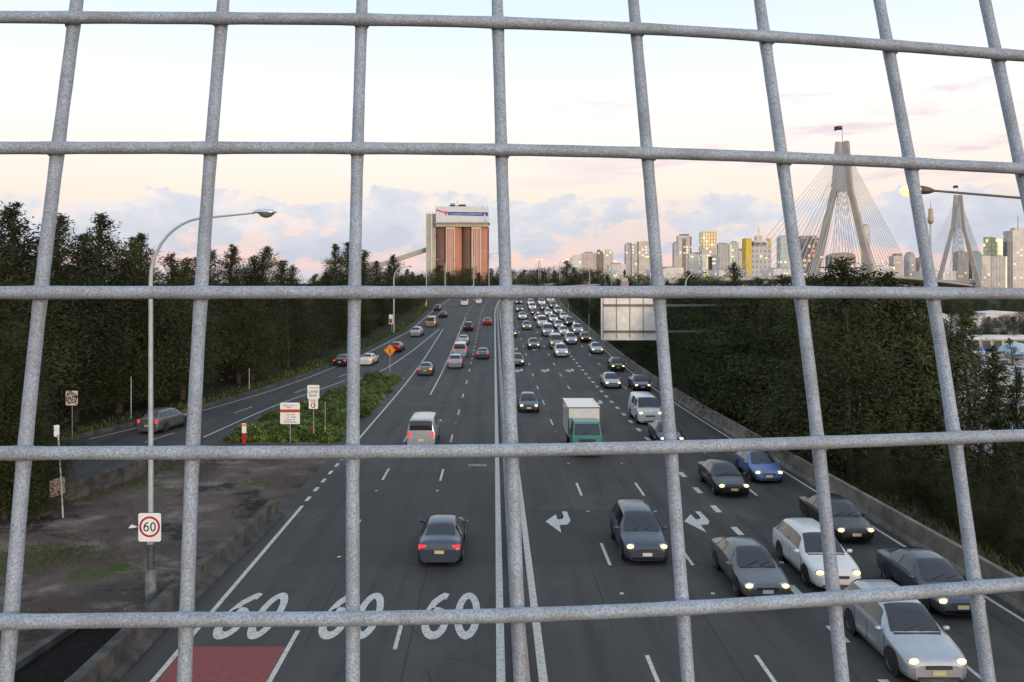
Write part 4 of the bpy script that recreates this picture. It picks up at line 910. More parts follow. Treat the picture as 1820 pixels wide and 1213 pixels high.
# orange warning diamond
p = at(693, 623, 102); t = empty('warning_sign', (p.x, 102, cz(102)), 0, 'orange diamond warning sign with black merge symbol at the end of the hedge', 'road sign'); zc = p.z-cz(102); s_ = .72
MB().prism([(0, zc-s_), (s_, zc), (0, zc+s_), (-s_, zc)], -.01, .01).build('sign_plate', M_sor, t)
sy = MB(); 
for q in ([(-.03, .42), (.03, .42), (.05, .1), (.14, -.1), (.14, -.42), (.07, -.42), (.06, -.1), (0, .02), (-.06, -.1), (-.07, -.42), (-.14, -.42), (-.14, -.1), (-.05, .1)],):
    v = [(a, -.014, zc+b) for a, b in q]
    sy.add(v, [(0, 12, 2, 1), (12, 7, 2), (2, 7, 6, 3), (3, 6, 5, 4), (12, 11, 8, 7), (11, 10, 9, 8)])
sy.build('merge_symbol', M_sblk, t)
MB().tube([(0, .05, -.1), (0, .05, zc)], .035, 8).build('post', M_galv, t); MB().tube([(0, .05, .5), (0, .05, 1.0)], .05, 8).build('reflector', M_sor, t)
# white sign with orange band
p = at(515.5, 735, 58.9); t = empty('notice_sign', (p.x, 58.9, 0), 0, 'white notice sign with an orange band in front of the hedge', 'road sign'); zc = p.z
MB().prism(rrect(-.7, .7, zc-.76, zc+.76, .1), -.01, .01).build('sign_plate', M_signw, t)
MB().prism([(-.7, zc+.06), (.7, zc+.06), (.7, zc+.28), (-.7, zc+.28)], -.014, .0).build('orange_band', M_sband, t)
rw = random.Random(3)
tx = MB()
for zr, wr in ((.56, .5), (.42, .25), (-.10, .35), (-.28, .42), (-.46, .38), (-.62, .46)):
    u = -wr
    while u < wr:
        g_ = rw.uniform(.04, .07)
        if rw.random() < .85: tx.add([(u, -.013, zc+zr-.045), (u+g_*.55, -.013, zc+zr-.045), (u+g_*.55, -.013, zc+zr+.045), (u, -.013, zc+zr+.045)], [(0,1,2,3)])
        u += g_
tx.build('small_print', M_text, t)
MB().tube([(0, .05, -.1), (0, .05, zc)], .035, 8).build('post', M_galv, t)
# lane end sign
p = at(557, 697, 60); t = empty('lane_end_sign', (p.x, 60, 0), 0, 'two white plates reading LANE END and END above the hedge', 'road sign'); z1 = p.z; z2 = at(0, 718, 60).z
MB().prism(rrect(-.43, .43, z1-.5, z1+.5, .07), -.01, .01).build('sign_plate', M_signw, t); MB().prism(rrect(-.33, .33, z2-.37, z2+.35, .05), -.01, .01).build('sign_plate', M_signw, t)
for txt, sz, z_, x_, m_ in (('LANE', .30, z1+.02, 0, M_sblk), ('END', .30, z1-.26, 0, M_sblk), ('END', .23, z2+.22, 0, M_sblk), ('T3', .2, z1+.3, -.22, M_sred), ('TRANSIT', .13, z1+.3, .14, M_sblk)):
    inst('lettering', text_mesh(txt, sz, m_), t, (x_, -.016, z_), (R(90), 0, 0))
cm_ = MB(); n = 20
v = [(r*math.cos(R(40+280*i/n)), -.014, z2-.1+r*math.sin(R(40+280*i/n))) for r in (.13, .2) for i in range(n+1)]
cm_.add(v, [(i, i+1, n+1+i+1, n+1+i) for i in range(n)]); cm_.add([(-.02, -.014, z2-.1), (.1, -.014, z2-.2), (.1, -.014, z2)], [(0,1,2)]); cm_.add([(.1, -.014, z2-.2), (.15, -.014, z2-.2), (.15, -.014, z2), (.1, -.014, z2)], [(0,1,2,3)])
cm_.build('clearway_symbol', M_sred, t)
MB().tube([(0, .05, -.1), (0, .05, z1)], .03, 8).build('post', M_galv, t); MB().tube([(0, .05, .45), (0, .05, .85)], .045, 8).build('reflector', M_sor, t)
p = at(578, 714, 60.5); t = empty('marker_post', (p.x, 60.5, 0), 0, 'thin bare steel post with orange reflector beside the LANE END sign', 'post')
MB().tube([(0, 0, -.1), (0, 0, p.z)], .028, 8).build('post', M_galv, t); MB().tube([(0, 0, .45), (0, 0, .85)], .045, 8).build('reflector', M_sor, t)
p = at(434, 753, 58.6); t = empty('marker_post', (p.x, 58.6, 0), 0, 'short white and red marker post at the left end of the hedge', 'post')
MB().box(-.15, .15, -.03, .03, -.1, p.z*.52).build('red_half', mat('marker_red', (.4, .02, .02), .5, var=.1), t); MB().box(-.152, .152, -.032, .032, p.z*.52, p.z).build('white_half', M_signw, t); MB().box(-.17, .17, -.035, -.033, p.z-.18, p.z-.06).build('reflector', M_sor, t)
for x, y0, y1, Y, lb in [(233, 670, 742, 69, 'thin grey pole before the dark trees left of the lamp post'), (443, 655, 700, 86, 'thin pole with pale foot beside the ramp kerb'), (1047, 558, 586, 130, 'slim white post behind the barrier left of the big sign back'), (1010, 540, 560, 170, 'slim white post behind the barrier near the far queue')]:
    p = at(x, y1, Y); t = empty('marker_post', (p.x, Y, p.z-.5), 0, lb, 'post')
    MB().tube([(0, 0, -.8), (0, 0, (y1-y0)*Y/F+.5)], .04, 8).build('post', M_galv_w, t); MB().tube([(0, 0, .35), (0, 0, .6)], .055, 8).build('reflector', M_signw, t)
p = at(757, 546, 225); t = empty('bollard', (p.x, 225, p.z-1), 0, 'yellow bollard on the far verge left of the road', 'bollard')
MB().tube([(0, 0, -.5), (0, 0, 2.2)], .18, 8).build('post', mat('bollard_yellow', (.6, .45, .02), .5, var=.1), t); MB().tube([(0, 0, 2.2), (0, 0, 2.3)], [.2, .1], 8).build('cap', M_signw, t)
p = at(696, 568, 155); t = empty('route_sign', (p.x, 155, cz(155)), 0, 'small white and red sign at the foot of the curved lamp left of the silo', 'road sign')
zc = p.z-cz(155); MB().prism(rrect(-.5, .5, zc-.9, zc+.9, .08), -.01, .01).build('sign_plate', M_signw, t); MB().prism(rrect(-.44, .1, zc-.7, zc+.1, .05), -.014, -.002).build('red_panel', M_sred, t); MB().tube([(0, .06, -.2), (0, .06, zc)], .05, 8).build('post', M_galv, t)
# big sign seen from the back
Yg = 76.0; p0 = at(1068, 515, Yg); p1 = at(1171, 605, Yg)
t = empty('overhead_sign', (25.0, Yg, gz(25.0, Yg)), 0, 'back of a large pale road sign on a cantilever arm above the barrier', 'road sign'); ox, oz = 25.0, t.location.z
MB().prism(rrect(p0.x-ox, p1.x-ox, p1.z-oz, p0.z-oz, .18), -.02, .02).build('sign_panel', M_signback, t)
x0_, x1_ = p0.x-ox, p1.x-ox; wd = x1_-x0_
for i in range(5): MB().box(x0_+.2+(wd-.4)*i/4-.035, x0_+.2+(wd-.4)*i/4+.035, -.075, -.022, p1.z-oz+.2, p0.z-oz-.1).build('rib', mat('rib_grey', (.28, .27, .26), .6, .3, var=.1), t)
for zz_ in (at(0, 543, Yg).z, at(0, 589.5, Yg).z): MB().box(x0_+.25, .12, -.17, -.078, zz_-oz-.1, zz_-oz+.1).build('arm', mat('arm_steel', (.16, .15, .135), .6, .3, var=.1), t)
MB().tube([(0, 0, -1), (0, 0, at(0, 500, Yg).z-oz)], [.3, .22], 14).build('mast', M_galv, t)
# ------------------------------------------------------------------ silo beyond the trees
S = 600.0; q = S/F
M_sbrown = mat('silo_brown', (.20, .115, .085), .85, var=.12, scale=.06); M_ssal = mat('silo_salmon', (.56, .25, .17), .8, var=.1, scale=.06)
M_scream = mat('silo_cream_stripe', (.78, .58, .45), .8, var=.06, scale=.1); M_sdark = mat('silo_dark', (.13, .09, .075), .9, var=.1, scale=.06)
M_cream = mat('silo_cream_wall', (.50, .44, .34), .85, var=.12, scale=.08); M_bill = mat('billboard_white', (.70, .70, .72), .6, var=.04, scale=.1)
M_bblue = mat('billboard_blue', (.07, .10, .33), .6, var=.08, scale=.2); M_bpink = mat('billboard_pink', (.70, .12, .20), .6, var=.05)
px = lambda x: (x-VX)*q
pz = lambda y: H-(y-VY)*q + 8
silo = empty('grain_silo', (0, S, -8), 0, 'brown and salmon grain silo with striped columns and a billboard on top', 'silo')
for i, (cx_, m_) in enumerate(((785, M_sbrown), (809, M_ssal), (833, M_sbrown), (857, M_ssal))):
    MB().lathe([(12.2*q, 0), (12.2*q, pz(404))], 28, (px(cx_), 12.5*q, 0)).build('silo_cylinder', m_, silo)
    MB().lathe([(12.2*q, 0), (12.2*q, pz(404))], 20, (px(cx_), 36.5*q, 0)).build('silo_cylinder', m_, silo)
for x0_, x1_ in ((792.5, 809), (838, 855.5)):
    MB().box(px(x0_), px(x1_), -1.2, 6, 0, pz(404)+.02).build('pilaster', M_ssal, silo)
    for f0, f1 in ((.02, .13), (.30, .38), (.50, .60), (.72, .78), (.88, 1.0)):
        MB().box(px(x0_)+(px(x1_)-px(x0_))*f0, px(x0_)+(px(x1_)-px(x0_))*f1, -1.7, -1.21, 0, pz(408)).build('painted_stripe', M_scream, silo)
    MB().box(px(x0_), px(x1_), -1.8, -1.22, pz(407.8), pz(404.5)).build('capital', M_scream, silo)
MB().box(px(863), px(868.5), 2, 40*q, 0, pz(404)).build('end_bay', M_sdark, silo)
MB().box(px(775), px(868), -2.6, 46*q, pz(403.9), pz(398)).build('cornice', M_cream, silo)
MB().box(px(773.5), px(870.5), -4.2, 47*q, pz(397.9), pz(396)).build('ledge', mat('silo_ledge', (.42, .41, .38), .8, var=.1, scale=.1), silo)
MB().box(px(775), px(868), -3, 45*q, pz(395.9), pz(368)).build('top_house', M_bill, silo)
bb = MB().box(px(775.5), px(867.5), -3.4, -3.02, pz(395), pz(369)).build('billboard', M_bill, silo)
MB().add([(px(775.5), -3.45, pz(375.5)), (px(775.5), -3.45, pz(372.5)), (px(790), -3.45, pz(377)), (px(795), -3.45, pz(376)), (px(797), -3.45, pz(378.5)), (px(793), -3.45, pz(385)), (px(790), -3.45, pz(380))], [(0, 6, 2, 1), (6, 5, 4, 3), (6, 3, 2)]).build('pink_ribbon', M_bpink, bb)
MB().add([(px(796.5), -3.45, pz(383.5)), (px(796.5), -3.45, pz(377.5)), (px(867.5), -3.45, pz(378.5)), (px(867.5), -3.45, pz(385.5))], [(0, 3, 2, 1)]).build('blue_band', M_bblue, bb)
tx = MB(); u = 803.0
while u < 857: tx.add([(px(u), -3.48, pz(382.4)), (px(u+.55), -3.48, pz(382.4)), (px(u+.55), -3.48, pz(380.6)), (px(u), -3.48, pz(380.6))], [(0,1,2,3)]); u += rw.uniform(.9, 1.6)
tx.build('small_print', M_bill, bb)
MB().add([(px(858.5), -3.5, pz(395)), (px(865), -3.5, pz(395)), (px(864), -3.5, pz(387)), (px(862.6), -3.5, pz(382)), (px(861), -3.5, pz(381)), (px(859.5), -3.5, pz(385))], [(0,1,2,3,4,5)]).build('white_shape', mat('billboard_pale_blue', (.55, .66, .80), .6, var=.2, scale=.4), bb)
for x0_, x1_, y0_ in ((797, 829, 364.5), (800, 808, 361), (815, 827, 362.5)): MB().box(px(x0_), px(x1_), 2, 14, pz(368)+.02, pz(y0_)).build('roof_plant', mat('roof_plant_grey', (.36, .38, .38), .7, .2, var=.15, scale=.3), silo)
for xx in (776, 783, 790, 834, 842, 850, 858, 866): MB().tube([(px(xx), -2.5, pz(368)), (px(xx), -2.5, pz(365.3))], .16, 6).build('railing_post', M_galv, silo)
MB().tube([(px(812), 6, pz(362)), (px(812), 6, pz(354))], .16, 6).build('aerial', M_galv, silo)
MB().box(px(757), px(774.2), 2, 22, 0, pz(380)).build('annex_tower', M_cream, silo); MB().box(px(765.5), px(768), 1.3, 1.99, 0, pz(383)).build('downpipe', M_bill, silo)
for xx in (758, 763, 768, 773): MB().tube([(px(xx), 2.5, pz(380)), (px(xx), 2.5, pz(375.5))], .16, 6).build('railing_post', M_galv, silo)
a, b = Vector((px(640), 10, pz(482))), Vector((px(757.5), 10, pz(443)))
MB().add([(p_.x, p_.y+dy, p_.z+dz) for p_ in (a, b) for dy, dz in ((-1.6, -1.7), (-1.6, 1.4), (0, 2.0), (1.6, 1.4), (1.6, -1.7))], [(i, i+5, (i+1) % 5+5, (i+1) % 5) for i in range(5)]).build('conveyor_gallery', mat('conveyor_grey', (.42, .39, .34), .8, var=.15, scale=.1), silo)
MB().add([(px(757), 3, pz(446)), (px(773.8), 1.5, pz(415)), (px(774), 1.5, pz(419)), (px(758), 3, pz(449))], [(0,1,2,3)]).build('gallery_brace', M_cream, silo)
for x_, yb in ((665, 474), (705, 460.5)): MB().box(px(x_)-.5, px(x_)+.5, 9, 11, 0, pz(yb)-1.5).build('trestle', M_cream, silo)

# ------------------------------------------------------------------ cable-stayed bridge
M_pyl = mat('pylon_concrete', (.38, .33, .29), .9, var=.15, scale=.05, col2=(.46, .41, .36)); M_pyl2 = mat('pylon_web', (.55, .52, .49), .9, var=.12, scale=.05)
M_cable = mat('stay_cable_sheath', (.46, .45, .46), .5, var=.05); M_deck = mat('deck_concrete', (.10, .09, .085), .9, var=.2, scale=.05); M_rail = mat('deck_parapet', (.40, .37, .34), .8, var=.1, scale=.1)
dk = [(6, 322, 8.0), (28, 350, 9), (72, 400, 11.0), (140, 458, 13.2), (236, 560, 14.6), (305, 648, 14.2), (373, 735, 12.0), (442, 822, 9.2), (511, 910, 6.4), (590, 1012, 2.5), (680, 1128, -3)]
D = np.array(dk, float); tt = np.arange(len(dk)); T2 = np.linspace(0, len(dk)-1, 61)
cs = np.stack([np.interp(T2, tt, D[:, k]) for k in range(3)], 1)
for _ in range(6): cs[1:-1] = (cs[:-2]+2*cs[1:-1]+cs[2:])/4
bridge = empty('bridge_deck', tuple(cs[0]), 0, 'curving elevated roadway deck of the cable-stayed bridge', 'bridge')
def sweep(prof, m_, name):
    mb = MB(); k = len(prof); vs_ = []
    for i, c in enumerate(cs):
        tv = cs[min(i+1, 60)]-cs[max(i-1, 0)]; tv /= np.linalg.norm(tv[:2]); sx, sy_ = tv[1], -tv[0]
        for u, z in prof: vs_.append((c[0]+sx*u-cs[0][0], c[1]+sy_*u-cs[0][1], c[2]+z-cs[0][2]))
    return mb.add(vs_, [(i*k+j, i*k+(j+1) % k, (i+1)*k+(j+1) % k, (i+1)*k+j) for i in range(60) for j in range(k)]).build(name, m_, bridge)
sweep([(-15, 0), (15, 0), (14.6, -1.2), (9, -3.4), (-9, -3.4), (-14.6, -1.2)], M_deck, 'deck'); sweep([(-15.2, -.5), (-14.8, -.5), (-14.8, 1.2), (-15.2, 1.2)], M_rail, 'parapet'); sweep([(14.8, -.5), (15.2, -.5), (15.2, 1.2), (14.8, 1.2)], M_rail, 'parapet')
for i in (30, 34, 38, 52, 56):
    c = cs[i]-cs[0]
    for sgn in (-6, 6): MB().box(c[0]+sgn-1.5, c[0]+sgn+1.5, c[1]-1.5, c[1]+1.5, -20-cs[0][2], c[2]-3.3).build('pier', M_rail, bridge)
cab_me = MB().tube([(0, 0, 0), (0, 0, 1)], 1.0, 5, False).mesh('stay_cable', M_cable)
def pylon(P, top, web, label, gl):
    dirv = Vector((.618, .786, 0)); per = Vector((.786, -.618, 0)); base_z = -12.0
    t = empty('bridge_pylon', (P[0], P[1], base_z), 0, label, 'bridge pylon', 'bridge pylons')
    zt_, zw = top-base_z, web-base_z
    hs = lambda z: 2.9+2.2*(zt_-z)/(zt_-zw) if z > zw else 5.1+(zw-z)*.232
    for sg in (-1, 1):
        mb = MB(); zs = [0, zw*.5, zw, zt_-2, zt_]; vs_ = []
        for z in zs:
            w_ = 1.15+1.35*(1-z/zt_); dp = 2.2+2.0*(1-z/zt_); c = per*(sg*hs(z))
            for a_, b_ in ((-1, -1), (1, -1), (1, 1), (-1, 1)): v = c+per*(a_*w_)+dirv*(b_*dp); vs_.append((v.x, v.y, z))
        mb.add(vs_, [(i*4+j, i*4+(j+1) % 4, (i+1)*4+(j+1) % 4, (i+1)*4+j) for i in range(4) for j in range(4)] + [(16, 17, 18, 19)]); mb.build('leg', M_pyl, t)
    mb = MB(); vs_ = []
    for z in (zw-1, zt_-.3):
        w_ = hs(z)-.9
        for a_, b_ in ((-1, -1), (1, -1), (1, 1), (-1, 1)): v = per*(a_*w_)+dirv*(b_*1.5); vs_.append((v.x, v.y, z))
    mb.add(vs_, [(0,1,5,4),(1,2,6,5),(2,3,7,6),(3,0,4,7),(4,5,6,7),(3,2,1,0)]); mb.build('web', M_pyl2, t)
    zd = 22.0; w_ = hs(zd)+2
    MB().tube([per*(-w_)+Vector((0, 0, zd)), per*w_+Vector((0, 0, zd))], 2.6, 6).build('crossbeam', M_pyl, t)
    def dz_at(s):                          # deck level along the bridge line from this pylon
        pt_ = Vector((P[0], P[1], 0)) + dirv*s; i = int(np.argmin((cs[:, 0]-pt_.x)**2+(cs[:, 1]-pt_.y)**2)); return cs[i][2]-base_z
    for side in (-1, 1):
        for sg in (-1, 1):
            for k in range(14):
                s = side*(22+10.3*k); z1_ = zw+4+(zt_-zw-9)*k/13
                A = per*(sg*hs(z1_)*.6); A = Vector((A.x, A.y, z1_)); Bp = per*(sg*13.5)+dirv*s; Bp = Vector((Bp.x, Bp.y, dz_at(s)+.5)); dv = Bp-A
                o = inst('stay_cable', cab_me, t, A, dv.to_track_quat('Z', 'Y').to_euler(), (.17, .17, dv.length))
    fp = MB().tube([(0, 0, zt_), (0, 0, zt_+11)], [.3, .12], 6).build('flagpole', M_galv, t)
    mb = MB(); vs_ = []; n = 9
    for i in range(n):
        u = i/(n-1)
        for z in (0, 2.9): vs_.append((-5.6*u, .5*math.sin(u*6), zt_+7.8+z-.5*u*u+.15*math.sin(u*5)))
    mb.add(vs_, [(2*i, 2*i+1, 2*i+3, 2*i+2) for i in range(n-1)]); fl = mb.build('flag', mat('flag_blue', (.012, .025, .12), .8, var=.1), t)
    fc = MB().box(-2.6, -.1, -.06, .06, zt_+9.4, zt_+10.6).build('canton', mat('flag_canton', (.30, .06, .10), .8, var=.1), fl)
    return t
pylon((236, 560), at(0, 252, 560).z, at(0, 338, 560).z, 'nearer and taller-looking concrete bridge pylon with a flag and fans of stay cables', None)
pylon((511, 910), at(0, 347, 910).z, at(0, 404, 910).z, 'farther concrete bridge pylon near the right edge, smaller, with a flag', None)

rr = random.Random(12)
for i in (6, 8, 9, 11, 13, 15, 17, 18, 20, 22, 24, 27, 29, 31, 34, 37):
    c = cs[i]; tv = cs[i+1]-cs[i-1]; tv /= np.linalg.norm(tv[:2]); of = rr.choice([-11, -7.5, 4, 8, 11.5])
    vehicle(rr.choice(['sedan', 'wagon', 'van', 'hatch']), c[0]+tv[1]*of, c[1]-tv[0]*of, rr.choice(['white', 'silver', 'red', 'gold']), 'tiny vehicle with lights on, on the far bridge deck', 'traffic on the bridge deck', away=of < 0, z=float(c[2])+.02, yaw=-math.atan2(tv[0], tv[1]), few=True)
# ------------------------------------------------------------------ city skyline
def facade(name, wall, glass, bay=9.0, floor=7.5, fw=.5, fh=.55, rough=.45, lit=((1, .72, .30), (1, .60, .22), (1, .85, .5)), thr=.91):
    if name in MATS: return MATS[name]
    m_, t, b = pbsdf(name); b.inputs['Roughness'].default_value = rough
    tc_ = nd(t, 'ShaderNodeTexCoord'); sp = nd(t, 'ShaderNodeSeparateXYZ'); t.links.new(tc_.outputs['Object'], sp.inputs[0])
    u = mth(t, 'FRACT', mth(t, 'DIVIDE', mth(t, 'ADD', mth(t, 'ADD', sp.outputs[0], sp.outputs[1]), 5000.3), bay)); v = mth(t, 'FRACT', mth(t, 'DIVIDE', sp.outputs[2], floor))
    k = mth(t, 'MULTIPLY', mth(t, 'LESS_THAN', u, fw), mth(t, 'LESS_THAN', v, fh))
    n_ = nd(t, 'ShaderNodeTexNoise'); n_.inputs['Scale'].default_value = .05; n_.inputs['Detail'].default_value = 4; t.links.new(tc_.outputs['Object'], n_.inputs['Vector'])
    wl = mixc(t, smooth(t, n_.outputs[0], .35, .65), tuple(c*.86 for c in wall), wall); gl = mixc(t, smooth(t, n_.outputs[0], .4, .6), glass, tuple(min(1, c*1.4) for c in glass))
    if lit:
        wn = nd(t, 'ShaderNodeTexWhiteNoise', noise_dimensions='2D'); cb = nd(t, 'ShaderNodeCombineXYZ')
        t.links.new(mth(t, 'FLOOR', mth(t, 'DIVIDE', mth(t, 'ADD', mth(t, 'ADD', sp.outputs[0], sp.outputs[1]), 5000.3), bay)), cb.inputs[0]); t.links.new(mth(t, 'FLOOR', mth(t, 'DIVIDE', sp.outputs[2], floor)), cb.inputs[1]); t.links.new(cb.outputs[0], wn.inputs[0])
        on = mth(t, 'MULTIPLY', k, mth(t, 'GREATER_THAN', wn.outputs[0], thr))
        t.links.new(ramp(t, wn.outputs[0], [(.62, lit[0]), (.8, lit[1]), (1, lit[2])]), b.inputs['Emission Color']); t.links.new(mth(t, 'MULTIPLY', on, .9), b.inputs['Emission Strength']); m_.cycles.emission_sampling = 'NONE'
    t.links.new(mixc(t, k, wl, gl), b.inputs['Base Color']); MATS[name] = m_; return m_
F_ = facade
M_pale = F_('facade_pale', (.66, .58, .52), (.42, .40, .40)); M_grey_f = F_('facade_grey', (.50, .45, .44), (.27, .27, .29), 8, 400, .45, 1.0); M_pink_f = F_('facade_pink', (.62, .50, .45), (.40, .35, .34), 10, 9, .55, .5)
M_white_f = F_('facade_white', (.76, .71, .65), (.52, .51, .50), 11, 8, .6, .45); M_brown_f = F_('facade_brown', (.25, .19, .16), (.12, .11, .11), 9, 8); M_dark_f = F_('facade_dark', (.17, .17, .19), (.08, .09, .11), 9, 400, .5, 1.0)
M_sunset_gold_f = F_('facade_sunset_gold', (.62, .44, .25), (1.0, .78, .40), 7, 9, .62, .8, .2); M_teal_f = F_('facade_teal', (.20, .33, .38), (.12, .25, .31), 10, 9); M_lime_f = F_('facade_lime_glass', (.48, .47, .28), (.58, .56, .30), 12, 12, .8, .8, .25)  # gold facade: the sunset reflected in the glass is put into the base colour
M_yel = mat('tower_yellow', (.70, .49, .05), .6, var=.06, scale=.05); M_dots = F_('facade_patterned', (.52, .50, .47), (.20, .20, .21), 7, 9, .5, .5); M_lit = F_('facade_lit_windows', (.07, .06, .06), (.05, .045, .045), 7.5, 8, .6, .62, .5, ((.9, .55, .12), (.9, .12, .06), (.85, .75, .3)), .62)
M_greenw = F_('facade_green_white', (.50, .54, .50), (.27, .36, .33), 8, 8, .5, .5); M_roof = mat('roof_grey', (.33, .31, .30), .8, var=.15, scale=.05)
CD = 2200.0; cq = CD/F
def bld(x0, x1, yt, m_, label, name='office_tower', extra=(), depth=None, D_=CD, yaw=0, roof='flat', cat='building', plant=True):
    k = D_/F; X0, X1 = (x0-VX)*k, (x1-VX)*k; zt_ = H-(yt-VY)*k+12; wd = X1-X0; dp = depth or max(20, wd*.8)
    t = empty(name, ((X0+X1)/2, D_, -12), yaw, label, cat, 'city buildings on the skyline'); a = wd/2
    mb = MB()
    if roof == 'slant': mb.prism([(-a, 0), (a, 0), (a, zt_*.93), (-a, zt_)], 0, dp)
    elif roof == 'round': mb.prism([(-a, 0), (a, 0)] + [(a*math.cos(R(q_)), zt_*.9+zt_*.1*math.sin(R(q_))) for q_ in range(0, 181, 15)], 0, dp)
    elif roof == 'curve': mb.lathe([(a, 0), (a, zt_*.75), (a*.9, zt_*.9), (a*.55, zt_*.98), (0, zt_)], 18, (0, a, 0))
    else: mb.box(-a, a, 0, dp, 0, zt_)
    mb.build('tower', m_, t)
    if roof == 'flat' and plant: MB().box(-a*.6, a*.5, dp*.2, dp*.7, zt_+.02, zt_+min(9, 2.2*k)).build('roof_plant', M_roof, t)
    for (nm, ex0, ex1, ey0, ey1, m2, dy0, dy1) in extra:      # further parts in photo pixels
        e0, e1 = (ex0-(x0+x1)/2)*k, (ex1-(x0+x1)/2)*k
        MB().box(e0, e1, dy0, dy1, max(0, H-(ey1-VY)*k+12), H-(ey0-VY)*k+12).build(nm, m2, t)
    return t
bld(1015, 1036, 457, M_white_f, 'cream stepped block at the left end of the skyline', extra=[('setback', 1019, 1032, 453, 457, M_white_f, 3, 18)])
bld(1035.5, 1060, 450, M_pink_f, 'broad grey-pink block near the left end of the skyline')
bld(1060.5, 1072, 449, M_brown_f, 'dark brown tower next to the golden cream block', extra=[('crown', 1062, 1070.5, 444, 449, M_brown_f, 2, 14)])
bld(1072.5, 1090, 448, M_pale, 'golden cream block behind a street light', extra=[('crown', 1077, 1086, 444, 448, M_sunset_gold_f, 3, 15)])
bld(1082, 1112, 470, M_white_f, 'low white block below the golden cream block', 'office_block', D_=1500)
bld(1112, 1127, 434, M_grey_f, 'grey striped slab left of the curved-top tower', extra=[('fin', 1112.3, 1115, 434.1, 490, M_pale, -3, -.02), ('fin', 1123, 1126.5, 434.1, 490, M_pale, -3, -.02)])
bld(1127.5, 1162, 429, M_pale, 'wide pale tower with curved top, left of the fifth wire', roof='round', extra=[('dark_slot', 1133, 1135, 429, 490, M_dark_f, -1, -.02)])
bld(1198, 1205.5, 432, M_grey_f, 'narrow grey tower left of the tall beige tower', extra=[('lower_wing', 1196.5, 1204, 455, 492, M_pink_f, -12, -.02)])
bld(1206, 1229, 419, M_pale, 'tall beige tower with a brown central strip and roof letters', extra=[('brown_strip', 1213, 1219, 424, 490, M_brown_f, -1.5, -.02), ('side_strip', 1226.5, 1229, 420, 490, M_brown_f, -1.5, -.02)] + [('roof_letter', 1207.5+2.6*i, 1209.3+2.6*i, 416.3, 419, M_dark_f, 0, 2) for i in range(8)])
bld(1225, 1248, 451, M_white_f, 'white block between the beige tower and the golden tower', 'office_block', D_=1700, extra=[('roof_letter', 1237+2*i, 1238.3+2*i, 449, 451, M_dark_f, 0, 2) for i in range(4)])
bld(1247.5, 1275, 440, M_pink_f, 'tower with a glass top coloured gold for the sunset reflection, tallest of the middle group', plant=False, extra=[('sunset_tinted_top', 1248.3, 1274.2, 413, 440, M_sunset_gold_f, .5, 36)] + [('crown_fin', 1248.3+5.4*i, 1251.5+5.4*i, 410.8, 413, M_sunset_gold_f, .5, 10) for i in range(5)])
bld(1248.5, 1255.5, 453, M_white_f, 'white portal-framed block below the golden tower', 'office_block', D_=1600, depth=30, plant=False, extra=[('right_pier', 1267, 1277, 453, 492, M_white_f, 0, 30), ('lintel', 1255.6, 1266.9, 453, 457, M_white_f, 0, 30), ('dark_glass', 1255.6, 1266.9, 457.1, 478, M_dark_f, 8, 28), ('gold_base', 1249, 1266, 481, 492, M_sunset_gold_f, -6, -.05)])
bld(1276, 1300, 434, M_grey_f, 'grey vertically striped tower right of the golden tower')
bld(1300.5, 1313, 431, M_greenw, 'pale green glass tower left of the yellow slab'); bld(1312.5, 1325, 444, M_pink_f, 'pinkish block with a small red roof sign beside the yellow slab', extra=[('red_sign', 1316, 1322, 443, 446, mat('red_sign', (.5, .05, .05), .6, var=.05), -1, -.05)])
bld(1335.5, 1371, 437, M_dots, 'patterned grey tower between two yellow end slabs', D_=1400, extra=[('dark_top', 1340, 1366, 431, 437, M_dark_f, 2, 22), ('white_roof', 1342, 1366, 428, 431, M_white_f, 5, 20), ('yellow_slab', 1325, 1335.3, 424, 492, M_yel, -2, 20), ('yellow_slab', 1366.5, 1371.3, 424, 437, M_yel, 1, 14)], plant=False)
bld(1344.5, 1355, 420, M_pale, 'slim tower with a spire rising behind the yellow-edged tower', D_=2500, plant=False, extra=[('spire', 1349, 1350, 406, 420, M_roof, 5, 6), ('crown', 1346.5, 1353.5, 416, 420, M_sunset_gold_f, 3, 12)])
bld(1387, 1402, 421, M_greenw, 'green and white patterned tower behind the left stay cables', D_=1500)
bld(1426, 1457, 421, M_lit, 'dark tower with red and orange lit windows behind the nearer pylon', D_=1400, extra=[('roof_screen', 1428, 1455, 419, 421, M_dark_f, 1, 18)])
bld(1480, 1521, 449, M_brown_f, 'brown-roofed block between the legs of the nearer pylon', 'office_block', D_=1500, roof='round'); bld(1536, 1546, 401, M_pale, 'tall thin cream tower beside the right leg of the nearer pylon', D_=2400)
bld(1588, 1605, 455, M_pink_f, 'small cream block with a dark cap between the two pylons', 'office_block', D_=1700, extra=[('dark_cap', 1593, 1604, 451, 455, M_dark_f, 2, 15)]); bld(1612, 1632, 447, M_grey_f, 'egg-topped striped tower between the two pylons', D_=1800, roof='curve')
bld(1636, 1650, 458, M_pink_f, 'cream block hidden behind the seventh wire', 'office_block', D_=1800); bld(1702, 1722, 448, M_brown_f, 'brown-grey tower between the legs of the farther pylon', D_=1900); bld(1728, 1744, 448, M_teal_f, 'teal glass tower behind the right leg of the farther pylon', D_=1900)
bld(1744.5, 1761, 455, M_pale, 'pale block right of the teal tower', D_=2000); bld(1761, 1789, 421, M_lime_f, 'lime glass tower with a slanted roof near the right edge', roof='slant', D_=2300, extra=[]); bld(1762, 1790, 456, M_grey_f, 'grey block in front of the slanted-roof tower', 'office_block', D_=2000)
